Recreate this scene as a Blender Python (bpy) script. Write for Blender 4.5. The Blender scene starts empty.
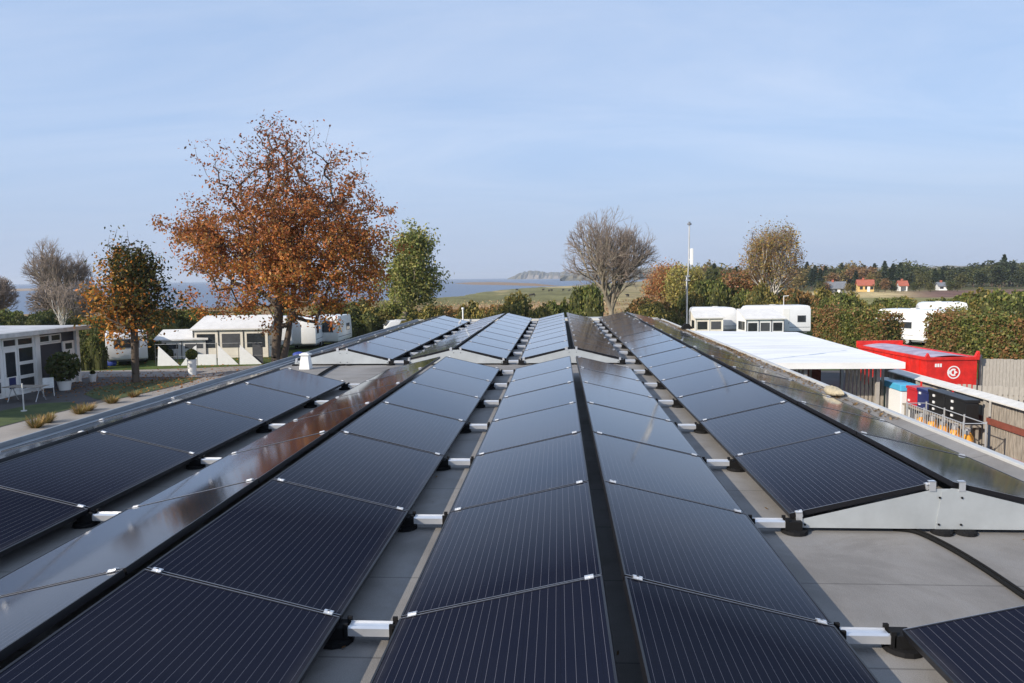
import bpy, math, random
import numpy as np
from mathutils import Vector, Matrix

# ------------------------------------------------------------------ camera, world, sun, exposure
S = bpy.context.scene
COL = S.collection
F, PITCH, YAW, ROLL, H = 738.3, 0.08628, 0.06387, -0.01179, 1.83
_cy, _sy = math.cos(YAW), math.sin(YAW)
FW = Vector((-_sy * math.cos(PITCH), _cy * math.cos(PITCH), -math.sin(PITCH)))
UP = Vector((-_sy * math.sin(PITCH), _cy * math.sin(PITCH), math.cos(PITCH)))
RT = Vector((_cy, _sy, 0))
cr, sr = math.cos(ROLL), math.sin(ROLL)
CR = RT * cr + UP * sr
CU = UP * cr - RT * sr
cam = bpy.data.cameras.new('camera')
camo = bpy.data.objects.new('camera', cam)
COL.objects.link(camo)
M = Matrix((CR, CU, -FW)).transposed().to_4x4()
M.translation = Vector((0, 0, H))
camo.matrix_world = M
cam.sensor_width = 36
cam.lens = F * 36 / 1024
cam.clip_start = 0.05
cam.clip_end = 40000
S.camera = camo

SUN = Vector((-0.70, -0.57, 0.46)).normalized()
el = math.asin(SUN.z)
az = math.atan2(SUN.x, SUN.y)
W = bpy.data.worlds.new('World')
S.world = W
W.use_nodes = True
nt = W.node_tree
for n in list(nt.nodes):
    nt.nodes.remove(n)
N = nt.nodes.new
sky = N('ShaderNodeTexSky')
sky.sky_type = 'NISHITA'
sky.sun_disc = False
sky.sun_elevation = el
sky.sun_rotation = az
sky.altitude = 0
sky.air_density = 1.0
sky.dust_density = 0.15
sky.ozone_density = 2.5
bg = N('ShaderNodeBackground')
bg.inputs[1].default_value = 0.10
out = N('ShaderNodeOutputWorld')
tc = N('ShaderNodeTexCoord')
sep = N('ShaderNodeSeparateXYZ')
nt.links.new(tc.outputs['Generated'], sep.inputs[0])
zz = N('ShaderNodeMath'); zz.operation = 'ADD'; zz.inputs[1].default_value = 0.16
nt.links.new(sep.outputs['Z'], zz.inputs[0])
dx = N('ShaderNodeMath'); dx.operation = 'DIVIDE'
dy = N('ShaderNodeMath'); dy.operation = 'DIVIDE'
nt.links.new(sep.outputs['X'], dx.inputs[0]); nt.links.new(zz.outputs[0], dx.inputs[1])
nt.links.new(sep.outputs['Y'], dy.inputs[0]); nt.links.new(zz.outputs[0], dy.inputs[1])
cmb = N('ShaderNodeCombineXYZ')
nt.links.new(dx.outputs[0], cmb.inputs[0]); nt.links.new(dy.outputs[0], cmb.inputs[1])
mp = N('ShaderNodeMapping')
mp.inputs['Scale'].default_value = (0.55, 1.3, 1)
mp.inputs['Rotation'].default_value = (0, 0, 0.35)
nt.links.new(cmb.outputs[0], mp.inputs[0])
nz = N('ShaderNodeTexNoise')
nz.inputs['Scale'].default_value = 1.0
nz.inputs['Detail'].default_value = 9
nz.inputs['Roughness'].default_value = 0.62
nz.inputs['Distortion'].default_value = 0.7
nt.links.new(mp.outputs[0], nz.inputs[0])
rp = N('ShaderNodeMapRange')
rp.inputs['From Min'].default_value = 0.38
rp.inputs['From Max'].default_value = 0.75
rp.inputs['To Min'].default_value = 0.0
rp.inputs['To Max'].default_value = 1.0
nt.links.new(nz.outputs[0], rp.inputs[0])
mx = N('ShaderNodeMixRGB')
mx.inputs[2].default_value = (4.4, 5.25, 6.9, 1)      # thin high cloud lit by the sun, in the sky's own units
mv = N('ShaderNodeMixRGB'); mv.inputs[1].default_value = (3.45, 4.65, 6.85, 1); mv.inputs[2].default_value = (4.75, 5.6, 7.3, 1)
nt.links.new(rp.outputs[0], mv.inputs[0]); nt.links.new(mv.outputs[0], mx.inputs[2])
mx.inputs[0].default_value = 0.80
nt.links.new(sky.outputs[0], mx.inputs[1])
hz_ = N('ShaderNodeMapRange'); hz_.interpolation_type = 'SMOOTHSTEP'
hz_.inputs['From Min'].default_value = -0.02; hz_.inputs['From Max'].default_value = 0.20
hz_.inputs['To Min'].default_value = 0.94; hz_.inputs['To Max'].default_value = 0.0
nt.links.new(sep.outputs['Z'], hz_.inputs[0])
mh = N('ShaderNodeMixRGB'); mh.inputs[2].default_value = (3.4, 4.1, 5.5, 1)    # sea haze low on the horizon
nt.links.new(hz_.outputs[0], mh.inputs[0]); nt.links.new(mx.outputs[0], mh.inputs[1])
nt.links.new(mh.outputs[0], bg.inputs[0])
nt.links.new(bg.outputs[0], out.inputs[0])

sl = bpy.data.lights.new('sun', 'SUN')
sl.energy = 4.2
sl.angle = math.radians(0.53)
sl.color = (1.0, 0.90, 0.76)
so = bpy.data.objects.new('sun', sl)
COL.objects.link(so)
so.rotation_euler = (-SUN).to_track_quat('-Z', 'Y').to_euler()
S.view_settings.view_transform = 'Standard'
S.view_settings.look = 'None'
S.view_settings.gamma = 1
S.view_settings.exposure = 0.45
S.cycles.max_bounces = 6
S.cycles.glossy_bounces = 3
S.cycles.transparent_max_bounces = 6

# ------------------------------------------------------------------ helpers
def ray(px, py):
    u, v = px - 512, py - 341.5
    d = FW * F + CR * u - CU * v
    return d / d.y
def atz(px, py, z):
    d = ray(px, py)
    t = (z - H) / d.z
    return Vector((d.x * t, d.y * t, z))
def aty(px, py, Y):
    d = ray(px, py)
    return Vector((d.x * Y, Y, H + d.z * Y))

def node_mat(name, col, rough=0.6, metal=0.0, var=0.15, scale=4.0, bump=0.0, stretch=(1, 1, 1), col2=None, spec=0.5, bscale=None, seed=0.0):
    m = bpy.data.materials.new(name)
    m.use_nodes = True
    t = m.node_tree
    b = t.nodes['Principled BSDF']
    b.inputs['Roughness'].default_value = rough
    b.inputs['Metallic'].default_value = metal
    b.inputs['Specular IOR Level'].default_value = spec
    c = t.nodes.new('ShaderNodeTexCoord')
    mpn = t.nodes.new('ShaderNodeMapping')
    mpn.inputs['Scale'].default_value = stretch
    mpn.inputs['Location'].default_value = (seed, seed * 1.7, 0)
    t.links.new(c.outputs['Object'], mpn.inputs[0])
    n = t.nodes.new('ShaderNodeTexNoise')
    n.inputs['Scale'].default_value = scale
    n.inputs['Detail'].default_value = 6
    n.inputs['Roughness'].default_value = 0.65
    t.links.new(mpn.outputs[0], n.inputs[0])
    r = t.nodes.new('ShaderNodeValToRGB')
    r.color_ramp.elements[0].position = 0.3
    r.color_ramp.elements[1].position = 0.7
    lo = tuple(x * (1 - var) for x in col)
    hi = tuple(min(1, x * (1 + var)) for x in (col2 or col))
    r.color_ramp.elements[0].color = (*lo, 1)
    r.color_ramp.elements[1].color = (*hi, 1)
    t.links.new(n.outputs[0], r.inputs[0])
    t.links.new(r.outputs[0], b.inputs['Base Color'])
    if bump:
        n2 = t.nodes.new('ShaderNodeTexNoise')
        n2.inputs['Scale'].default_value = bscale or scale * 4
        n2.inputs['Detail'].default_value = 5
        t.links.new(mpn.outputs[0], n2.inputs[0])
        bp = t.nodes.new('ShaderNodeBump')
        bp.inputs['Strength'].default_value = bump
        bp.inputs['Distance'].default_value = 0.02
        t.links.new(n2.outputs[0], bp.inputs['Height'])
        t.links.new(bp.outputs[0], b.inputs['Normal'])
    return m

def tag(o, label=None, cat=None, group=None, kind=None):
    if label: o['label'] = label
    if cat: o['category'] = cat
    if group: o['group'] = group
    if kind: o['kind'] = kind
    return o
def thing(name, loc, label, cat, rz=0.0, group=None):
    o = bpy.data.objects.new(name, None)
    o.empty_display_size = 0.2
    COL.objects.link(o)
    o.location = loc
    o.rotation_euler = (0, 0, rz)
    return tag(o, label, cat, group)
def copy_tree(o, parent=None):
    c = o.copy()
    COL.objects.link(c)
    if parent: c.parent = parent
    for ch in list(o.children):
        copy_tree(ch, c)
    return c

class MB:
    def __init__(s):
        s.v = []; s.f = []; s.m = []
    def add(s, vs, fs, mi=0, T=None):
        o = len(s.v)
        for v in vs:
            v = Vector(v)
            s.v.append(T @ v if T is not None else v)
        for f in fs:
            s.f.append([i + o for i in f]); s.m.append(mi)
        return s
    def box(s, x0, x1, y0, y1, z0, z1, mi=0, T=None):
        vs = [(x0, y0, z0), (x1, y0, z0), (x1, y1, z0), (x0, y1, z0), (x0, y0, z1), (x1, y0, z1), (x1, y1, z1), (x0, y1, z1)]
        return s.add(vs, [(0, 3, 2, 1), (4, 5, 6, 7), (0, 1, 5, 4), (1, 2, 6, 5), (2, 3, 7, 6), (3, 0, 4, 7)], mi, T)
    def cbox(s, cx, cy, cz, sx, sy, sz, mi=0, T=None):
        return s.box(cx - sx / 2, cx + sx / 2, cy - sy / 2, cy + sy / 2, cz - sz / 2, cz + sz / 2, mi, T)
    def prism(s, poly, a, b, axis='z', mi=0, T=None):
        n = len(poly)
        def P(p, h):
            return (p[0], p[1], h) if axis == 'z' else ((p[0], h, p[1]) if axis == 'y' else (h, p[0], p[1]))
        vs = [P(p, a) for p in poly] + [P(p, b) for p in poly]
        fs = [list(range(n))[::-1], [n + i for i in range(n)]]
        for i in range(n):
            j = (i + 1) % n
            fs.append((i, j, n + j, n + i))
        return s.add(vs, fs, mi, T)
    def tube(s, pts, r, k=8, mi=0, T=None, cap=True):
        pts = [Vector(p) for p in pts]
        rs = r if isinstance(r, (list, tuple)) else [r] * len(pts)
        vs = []; fs = []
        ref = None
        for i, p in enumerate(pts):
            d = (pts[min(i + 1, len(pts) - 1)] - pts[max(i - 1, 0)])
            if d.length < 1e-9: d = Vector((0, 0, 1))
            d.normalize()
            if ref is None:
                ref = d.orthogonal().normalized()
            a = (ref - d * ref.dot(d)).normalized()
            ref = a
            b = d.cross(a)
            for q in range(k):
                t = 2 * math.pi * q / k
                vs.append(p + (a * math.cos(t) + b * math.sin(t)) * rs[i])
        for i in range(len(pts) - 1):
            for q in range(k):
                q2 = (q + 1) % k
                fs.append((i * k + q, i * k + q2, (i + 1) * k + q2, (i + 1) * k + q))
        if cap:
            fs.append(list(range(k))[::-1])
            fs.append([(len(pts) - 1) * k + q for q in range(k)])
        return s.add(vs, fs, mi, T)
    def build(s, name, mats, parent=None, bevel=0.0, smooth=False, loc=None):
        me = bpy.data.meshes.new(name)
        me.from_pydata([tuple(v) for v in s.v], [], s.f)
        if not isinstance(mats, (list, tuple)): mats = [mats]
        for m in mats: me.materials.append(m)
        for p, mi in zip(me.polygons, s.m):
            p.material_index = mi
            p.use_smooth = smooth
        import bmesh
        bm = bmesh.new(); bm.from_mesh(me)
        bmesh.ops.recalc_face_normals(bm, faces=bm.faces)
        if bevel:
            es = [e for e in bm.edges if len(e.link_faces) == 2 and e.calc_face_angle(0) > 0.5]
            bmesh.ops.bevel(bm, geom=es, offset=bevel, segments=2, affect='EDGES', profile=0.6)
        bm.to_mesh(me); bm.free()
        if smooth and hasattr(me, 'set_sharp_from_angle'):
            me.set_sharp_from_angle(angle=math.radians(40))
        o = bpy.data.objects.new(name, me)
        COL.objects.link(o)
        if parent: o.parent = parent
        if loc is not None: o.location = loc
        return o

def spline(pts, n=8):
    P = [Vector(p) for p in pts]; outp = []
    P = [P[0]] + P + [P[-1]]
    for i in range(1, len(P) - 2):
        for j in range(n):
            t_ = j / n
            a, b_, c, d = P[i - 1], P[i], P[i + 1], P[i + 2]
            outp.append(0.5 * ((2 * b_) + (c - a) * t_ + (2 * a - 5 * b_ + 4 * c - d) * t_ ** 2 + (-a + 3 * b_ - 3 * c + d) * t_ ** 3))
    outp.append(P[-2]); return outp

# ------------------------------------------------------------------ materials
m_membrane = node_mat('roofing felt', (0.22, 0.212, 0.205), 0.85, 0, 0.16, 1.1, 0.25, bscale=120)
t = m_membrane.node_tree
bs = t.nodes['Principled BSDF']
src = bs.inputs['Base Color'].links[0].from_socket
tcn = t.nodes.new('ShaderNodeTexCoord')
sp = t.nodes.new('ShaderNodeSeparateXYZ'); t.links.new(tcn.outputs['Object'], sp.inputs[0])
def fline(node_tree, sock, period, width, offs=0.0):
    a = node_tree.nodes.new('ShaderNodeMath'); a.operation = 'ADD'; a.inputs[1].default_value = offs
    node_tree.links.new(sock, a.inputs[0])
    b = node_tree.nodes.new('ShaderNodeMath'); b.operation = 'MODULO'; b.inputs[1].default_value = period
    node_tree.links.new(a.outputs[0], b.inputs[0])
    c = node_tree.nodes.new('ShaderNodeMath'); c.operation = 'LESS_THAN'; c.inputs[1].default_value = width
    node_tree.links.new(b.outputs[0], c.inputs[0])
    return c.outputs[0]
seam = fline(t, sp.outputs['Y'], 0.96, 0.014, 100.3)
mxx = t.nodes.new('ShaderNodeMixRGB'); mxx.blend_type = 'MULTIPLY'
mxx.inputs[2].default_value = (0.62, 0.62, 0.62, 1)
t.links.new(seam, mxx.inputs[0]); t.links.new(src, mxx.inputs[1])
n3 = t.nodes.new('ShaderNodeTexNoise'); n3.inputs['Scale'].default_value = 260; n3.inputs['Detail'].default_value = 2
t.links.new(tcn.outputs['Object'], n3.inputs[0])
m2 = t.nodes.new('ShaderNodeMixRGB'); m2.blend_type = 'OVERLAY'; m2.inputs[0].default_value = 0.45
t.links.new(mxx.outputs[0], m2.inputs[1]); t.links.new(n3.outputs[0], m2.inputs[2])
n5 = t.nodes.new('ShaderNodeTexNoise'); n5.inputs['Scale'].default_value = 0.8; n5.inputs['Detail'].default_value = 8; n5.inputs['Roughness'].default_value = .7; n5.inputs['Distortion'].default_value = .6
t.links.new(tcn.outputs['Object'], n5.inputs[0])
r5 = t.nodes.new('ShaderNodeValToRGB'); r5.color_ramp.elements[0].position = .40; r5.color_ramp.elements[0].color = (.80, .78, .76, 1)
r5.color_ramp.elements[1].position = .56; r5.color_ramp.elements[1].color = (1, 1, 1, 1)
e5 = r5.color_ramp.elements.new(.47); e5.color = (.92, .90, .88, 1)
t.links.new(n5.outputs[0], r5.inputs[0])
m5 = t.nodes.new('ShaderNodeMixRGB'); m5.blend_type = 'MULTIPLY'; m5.inputs[0].default_value = 1
t.links.new(m2.outputs[0], m5.inputs[1]); t.links.new(r5.outputs[0], m5.inputs[2])
t.links.new(m5.outputs[0], bs.inputs['Base Color'])

def cell_material():
    m = bpy.data.materials.new('solar cells under glass')
    m.use_nodes = True
    t = m.node_tree
    b = t.nodes['Principled BSDF']
    c = t.nodes.new('ShaderNodeTexCoord')
    s = t.nodes.new('ShaderNodeSeparateXYZ'); t.links.new(c.outputs['Object'], s.inputs[0])
    bus = fline(t, s.outputs['X'], 0.0408, 0.0014, -0.031 + 0.0408 * 2)
    # cell rows every 156 mm along the panel, drawn as faint gaps
    gap = fline(t, s.outputs['Y'], 0.158, 0.0022, 10.0)
    gap2 = fline(t, s.outputs['X'], 0.1632, 0.0022, -0.0115 + 0.1632)
    nn = t.nodes.new('ShaderNodeTexNoise'); nn.inputs['Scale'].default_value = 2.0; nn.inputs['Detail'].default_value = 4
    t.links.new(c.outputs['Object'], nn.inputs[0])
    oi = t.nodes.new('ShaderNodeObjectInfo')
    base = t.nodes.new('ShaderNodeMixRGB')
    base.inputs[1].default_value = (0.0035, 0.0050, 0.0135, 1)
    base.inputs[2].default_value = (0.0052, 0.0062, 0.0165, 1)
    t.links.new(oi.outputs['Random'], base.inputs[0])
    g1 = t.nodes.new('ShaderNodeMixRGB'); g1.inputs[2].default_value = (0.0035, 0.0042, 0.010, 1)
    mg = t.nodes.new('ShaderNodeMath'); mg.operation = 'MAXIMUM'
    t.links.new(gap, mg.inputs[0]); t.links.new(gap2, mg.inputs[1])
    t.links.new(mg.outputs[0], g1.inputs[0]); t.links.new(base.outputs[0], g1.inputs[1])
    g2 = t.nodes.new('ShaderNodeMixRGB'); g2.inputs[2].default_value = (0.12, 0.12, 0.145, 1)
    t.links.new(bus, g2.inputs[0]); t.links.new(g1.outputs[0], g2.inputs[1])
    # thin film of dust, patchy
    du = t.nodes.new('ShaderNodeMapRange'); du.inputs['From Min'].default_value = 0.3; du.inputs['From Max'].default_value = 0.8
    du.inputs['To Min'].default_value = 0.002; du.inputs['To Max'].default_value = 0.014
    t.links.new(nn.outputs[0], du.inputs[0])
    g3 = t.nodes.new('ShaderNodeMixRGB'); g3.inputs[2].default_value = (0.30, 0.27, 0.25, 1)
    t.links.new(du.outputs[0], g3.inputs[0]); t.links.new(g2.outputs[0], g3.inputs[1])
    # grime collects along the low edge, and a few pale droppings
    ed = t.nodes.new('ShaderNodeMapRange'); ed.inputs['From Min'].default_value = .012; ed.inputs['From Max'].default_value = .075
    ed.inputs['To Min'].default_value = .075; ed.inputs['To Max'].default_value = 0
    t.links.new(s.outputs['X'], ed.inputs[0])
    en = t.nodes.new('ShaderNodeTexNoise'); en.inputs['Scale'].default_value = 9; en.inputs['Detail'].default_value = 5
    va = t.nodes.new('ShaderNodeVectorMath'); va.operation = 'ADD'
    vs_ = t.nodes.new('ShaderNodeVectorMath'); vs_.operation = 'SCALE'; vs_.inputs['Scale'].default_value = 40
    cx_ = t.nodes.new('ShaderNodeCombineXYZ'); t.links.new(oi.outputs['Random'], cx_.inputs[0]); t.links.new(oi.outputs['Random'], cx_.inputs[2])
    t.links.new(cx_.outputs[0], vs_.inputs[0]); t.links.new(c.outputs['Object'], va.inputs[0]); t.links.new(vs_.outputs[0], va.inputs[1])
    t.links.new(va.outputs[0], en.inputs[0]); t.links.new(va.outputs[0], nn.inputs[0])
    em = t.nodes.new('ShaderNodeMath'); em.operation = 'MULTIPLY'; t.links.new(ed.outputs[0], em.inputs[0]); t.links.new(en.outputs[0], em.inputs[1])
    g4 = t.nodes.new('ShaderNodeMixRGB'); g4.inputs[2].default_value = (.36, .33, .29, 1)
    t.links.new(em.outputs[0], g4.inputs[0]); t.links.new(g3.outputs[0], g4.inputs[1])
    vo = t.nodes.new('ShaderNodeTexVoronoi'); vo.inputs['Scale'].default_value = 1.1; t.links.new(va.outputs[0], vo.inputs[0])
    ad = t.nodes.new('ShaderNodeMath'); ad.operation = 'MULTIPLY_ADD'; ad.inputs[1].default_value = .03; t.links.new(en.outputs[0], ad.inputs[0]); t.links.new(vo.outputs[0], ad.inputs[2])
    lt = t.nodes.new('ShaderNodeMath'); lt.operation = 'LESS_THAN'; lt.inputs[1].default_value = .027; t.links.new(ad.outputs[0], lt.inputs[0])
    g3 = t.nodes.new('ShaderNodeMixRGB'); g3.inputs[2].default_value = (.45, .44, .40, 1)
    t.links.new(lt.outputs[0], g3.inputs[0]); t.links.new(g4.outputs[0], g3.inputs[1])
    ro = t.nodes.new('ShaderNodeMapRange'); ro.inputs['To Min'].default_value = 0.05; ro.inputs['To Max'].default_value = 0.10
    t.links.new(nn.outputs[0], ro.inputs[0])
    # anti-reflective solar glass: almost nothing reflected head on, the full mirror at grazing angles
    t.nodes.remove(b)
    df = t.nodes.new('ShaderNodeBsdfDiffuse'); t.links.new(g3.outputs[0], df.inputs[0])
    gl = t.nodes.new('ShaderNodeBsdfGlossy'); gl.inputs['Color'].default_value = (.97, .98, 1, 1)
    t.links.new(ro.outputs[0], gl.inputs['Roughness'])
    fr = t.nodes.new('ShaderNodeFresnel'); fr.inputs['IOR'].default_value = 1.52
    fm = t.nodes.new('ShaderNodeMapRange')
    fm.inputs['From Min'].default_value = .155; fm.inputs['From Max'].default_value = .67
    fm.inputs['To Min'].default_value = .020; fm.inputs['To Max'].default_value = .86
    t.links.new(fr.outputs[0], fm.inputs[0])
    ms_ = t.nodes.new('ShaderNodeMixShader'); t.links.new(fm.outputs[0], ms_.inputs[0])
    t.links.new(df.outputs[0], ms_.inputs[1]); t.links.new(gl.outputs[0], ms_.inputs[2])
    t.links.new(ms_.outputs[0], t.nodes['Material Output'].inputs[0])
    return m
m_cells = cell_material()
m_frame = node_mat('black anodised frame', (0.012, 0.012, 0.015), 0.38, 0.3, 0.1, 20)
m_edge_glint = node_mat('painted frame edge glint', (0.42, 0.42, 0.45), 0.35, 0.9, 0.2, 30)  # silver colour standing in for the glint along the black frame's short edges
m_alu = node_mat('mill aluminium', (0.72, 0.73, 0.75), 0.38, 0.75, 0.08, 8)
m_zinc = node_mat('galvanised sheet', (0.50, 0.53, 0.545), 0.42, 0.45, 0.10, 3, 0.05)
m_rubber = node_mat('black rubber', (0.008, 0.008, 0.009), 0.85, 0, 0.2, 20, spec=.2)
m_white = node_mat('white paint', (0.78, 0.78, 0.76), 0.45, 0, 0.05, 2)
m_gel = node_mat('white caravan shell', (0.80, 0.81, 0.82), 0.28, 0, 0.04, 1.2)
m_offwhite = node_mat('weathered white', (0.55, 0.55, 0.53), 0.6, 0, 0.18, 3)
m_cream = node_mat('cream awning cloth', (0.70, 0.66, 0.58), 0.8, 0, 0.08, 2, 0.1)
m_canvas = node_mat('grey awning roof cloth', (0.66, 0.65, 0.63), 0.75, 0, 0.10, 2, 0.1)
m_darkcloth = node_mat('dark grey awning cloth', (0.06, 0.065, 0.075), 0.8, 0, 0.2, 3)
m_glass = node_mat('dark window glass', (0.03, 0.035, 0.04), 0.06, 0, 0.3, 2)
m_bluepanel = node_mat('blue black wall panel', (0.022, 0.026, 0.045), 0.55, 0, 0.15, 3)
m_asphalt = node_mat('asphalt', (0.060, 0.056, 0.056), 0.9, 0, 0.25, 0.8, 0.3, bscale=60)
m_road = node_mat('pale worn road', (0.26, 0.235, 0.215), 0.9, 0, 0.18, 0.6, 0.2, bscale=50)
m_path = node_mat('concrete path', (0.27, 0.245, 0.22), 0.9, 0, 0.14, 0.7, 0.2, bscale=50)
m_lawn = node_mat('mown grass', (0.030, 0.055, 0.010), 0.95, 0, 0.35, 1.3, 0.5, bscale=30, col2=(0.055, 0.075, 0.018))
m_wood = node_mat('weathered grey wood', (0.20, 0.17, 0.14), 0.85, 0, 0.30, 5, 0.3, stretch=(6, 6, 0.6), col2=(0.36, 0.32, 0.27))
m_palewood = node_mat('pale weathered wood', (0.36, 0.335, 0.30), 0.8, 0, 0.15, 5, 0.2, stretch=(4, 4, 1))
m_redwood = node_mat('red brown board', (0.20, 0.055, 0.035), 0.75, 0, 0.2, 6, 0.2)
m_darkwood = node_mat('dark boards', (0.055, 0.045, 0.038), 0.85, 0, 0.3, 5)
m_red = node_mat('red container paint', (0.62, 0.022, 0.016), 0.45, 0, 0.28, 2.5, .15)
m_redbox = node_mat('red plastic', (0.50, 0.02, 0.03), 0.4, 0, 0.1, 3)
m_tarp = node_mat('faded tarpaulin', (0.30, 0.24, 0.32), 0.6, 0, 0.2, 1.5, 0.3, col2=(0.42, 0.38, 0.46))
m_navy = node_mat('navy plastic', (0.02, 0.03, 0.12), 0.4, 0, 0.1, 3)
m_black = node_mat('black plastic', (0.010, 0.010, 0.011), 0.45, 0, 0.2, 6)
m_sky = node_mat('light blue lid', (0.08, 0.42, 0.68), 0.4, 0, 0.06, 3)
m_orange = node_mat('orange gas bottle', (0.78, 0.32, 0.03), 0.4, 0, 0.1, 3)
m_green = node_mat('grey green cabinet', (0.22, 0.28, 0.24), 0.35, 0, 0.15, 3)
m_bark = node_mat('brown bark', (0.10, 0.075, 0.055), 0.9, 0, 0.3, 3, 0.6, stretch=(1, 1, .3))
m_greybark = node_mat('pale grey bark', (0.24, 0.20, 0.155), 0.9, 0, 0.3, 2, 0.4, col2=(0.24, 0.21, 0.155))
m_birch = node_mat('white birch bark', (0.55, 0.52, 0.47), 0.8, 0, 0.3, 4, 0.2, stretch=(1, 1, 3))
m_twig = node_mat('fine twigs', (0.25, 0.20, 0.165), 0.9, 0, 0.2, 3)
m_sponge = node_mat('pale sandbag cloth', (0.42, 0.36, 0.25), 0.95, 0, 0.25, 14, 0.6)
m_moss = node_mat('moss and leaf litter', (0.10, 0.075, 0.04), 0.95, 0, 0.4, 25, 0.8, col2=(0.20, 0.13, 0.06))
m_brick = node_mat('red tiles', (0.36, 0.10, 0.06), 0.8, 0, 0.15, 1)
m_yellow = node_mat('yellow render', (0.62, 0.42, 0.16), 0.8, 0, 0.08, 1)
m_slate = node_mat('grey sheet roof', (0.16, 0.17, 0.19), 0.7, 0, 0.15, 1)
m_cow = node_mat('dark cow coat', (0.02, 0.014, 0.010), 0.8, 0, 0.3, 2)
m_blue = node_mat('blue bag cloth', (0.02, 0.05, 0.30), 0.6, 0, 0.1, 5)
m_screen = node_mat('white windbreak cloth', (0.74, 0.76, 0.78), 0.7, 0, 0.05, 4)
m_grill = node_mat('galvanised bars', (0.50, 0.51, 0.52), 0.45, 0.5, 0.1, 6)

def leaf_material():
    m = bpy.data.materials.new('leaves')
    m.use_nodes = True
    t = m.node_tree
    for n in list(t.nodes): t.nodes.remove(n)
    a = t.nodes.new('ShaderNodeAttribute'); a.attribute_name = 'leafcol'
    d = t.nodes.new('ShaderNodeBsdfDiffuse')
    tr = t.nodes.new('ShaderNodeBsdfTranslucent')
    g = t.nodes.new('ShaderNodeBsdfGlossy'); g.inputs['Roughness'].default_value = 0.5
    g.inputs['Color'].default_value = (0.5, 0.5, 0.5, 1)
    mx = t.nodes.new('ShaderNodeMixShader'); mx.inputs[0].default_value = 0.28
    mx2 = t.nodes.new('ShaderNodeMixShader'); mx2.inputs[0].default_value = 0.03
    o = t.nodes.new('ShaderNodeOutputMaterial')
    t.links.new(a.outputs['Color'], d.inputs[0]); t.links.new(a.outputs['Color'], tr.inputs[0])
    t.links.new(d.outputs[0], mx.inputs[1]); t.links.new(tr.outputs[0], mx.inputs[2])
    t.links.new(mx.outputs[0], mx2.inputs[1]); t.links.new(g.outputs[0], mx2.inputs[2])
    t.links.new(mx2.outputs[0], o.inputs[0])
    return m
m_leaf = leaf_material()

# ------------------------------------------------------------------ terrain, sea, hills
def sstep(a, b, x):
    t = np.clip((x - a) / (b - a), 0, 1)
    return t * t * (3 - 2 * t)
SEA = -6.0
def land_z(x, y):
    x = np.asarray(x, float); y = np.asarray(y, float)
    left = -3.8 - 1.8 * sstep(58, 115, y)
    right = -3.8 - 0.9 * sstep(70, 260, y) + 3.2 * sstep(350, 2500, y)
    k = sstep(0.10, 0.24, x / np.maximum(y, 1.0))
    z = left * (1 - k) + right * k
    return np.where(y < 58, -3.8, z)
def gz(x, y): return float(land_z(x, y))
def inpoly(x, y, poly):
    c = np.zeros(x.shape, bool)
    n = len(poly)
    for i in range(n):
        x0, y0 = poly[i]; x1, y1 = poly[(i + 1) % n]
        cond = ((y0 > y) != (y1 > y)) & (x < (x1 - x0) * (y - y0) / (y1 - y0 + 1e-12) + x0)
        c ^= cond
    return c
def P6(pts): return [tuple(atz(a, b, SEA + 0.1)[:2]) for a, b in pts]
nearshore = P6([(-500, 330), (0, 316), (150, 311), (300, 305), (435, 298.5), (462, 296.5), (470, 294.8), (482, 292.6), (512, 289.3), (543, 287.2), (573, 286), (600, 284.0), (640, 281.5)])
land_poly = [(-3000, -300)] + [(-1500, nearshore[0][1])] + nearshore + [(500, 4000), (6000, 6000), (6000, -300)]
spit1 = P6([(453, 283.4), (470, 282.2), (500, 282.0), (535, 283.4), (562, 285.9), (540, 286.2), (500, 285.0), (470, 284.6)])
spit2 = P6([(-90, 293.5), (-40, 290), (15, 288.6), (40, 288.3), (40, 290.2), (10, 291.6), (-40, 294.5), (-90, 297)])

def fbm(x, y, s, seed=0):
    r = np.zeros_like(x)
    rs = np.random.RandomState(seed)
    a = 1.0
    for i in range(5):
        th = rs.rand(3) * 6.28; ph = rs.rand(3) * 6.28
        k = s * 2.0 ** i
        v = sum(np.sin((x * math.cos(th[j]) + y * math.sin(th[j])) * k + ph[j] + 1.3 * np.sin((x * math.sin(th[j]) - y * math.cos(th[j])) * k * 0.7)) for j in range(3)) / 3
        r += a * v; a *= 0.6
    return r
ang = np.concatenate([np.radians(np.arange(-52, 52.01, 0.2)), np.radians(np.arange(56, 308, 4.0))])
rad = np.concatenate([[0.0], np.geomspace(6, 6000, 300)])
A, R = np.meshgrid(ang, rad)
X = R * np.sin(A); Y = R * np.cos(A)
Zt = land_z(X, Y)
wob = fbm(X, Y, 0.05, 3)
land = inpoly(X, Y + wob * 2.0, land_poly)
s1 = inpoly(X, Y, spit1); s2 = inpoly(X, Y, spit2)
Zt = np.where(land, Zt, -6.9)
Zt = np.where(s1 | s2, -5.85, Zt)
Zt = Zt + np.where(land & (Y > 60), fbm(X, Y, 0.11, 5) * 0.06, 0)
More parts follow.
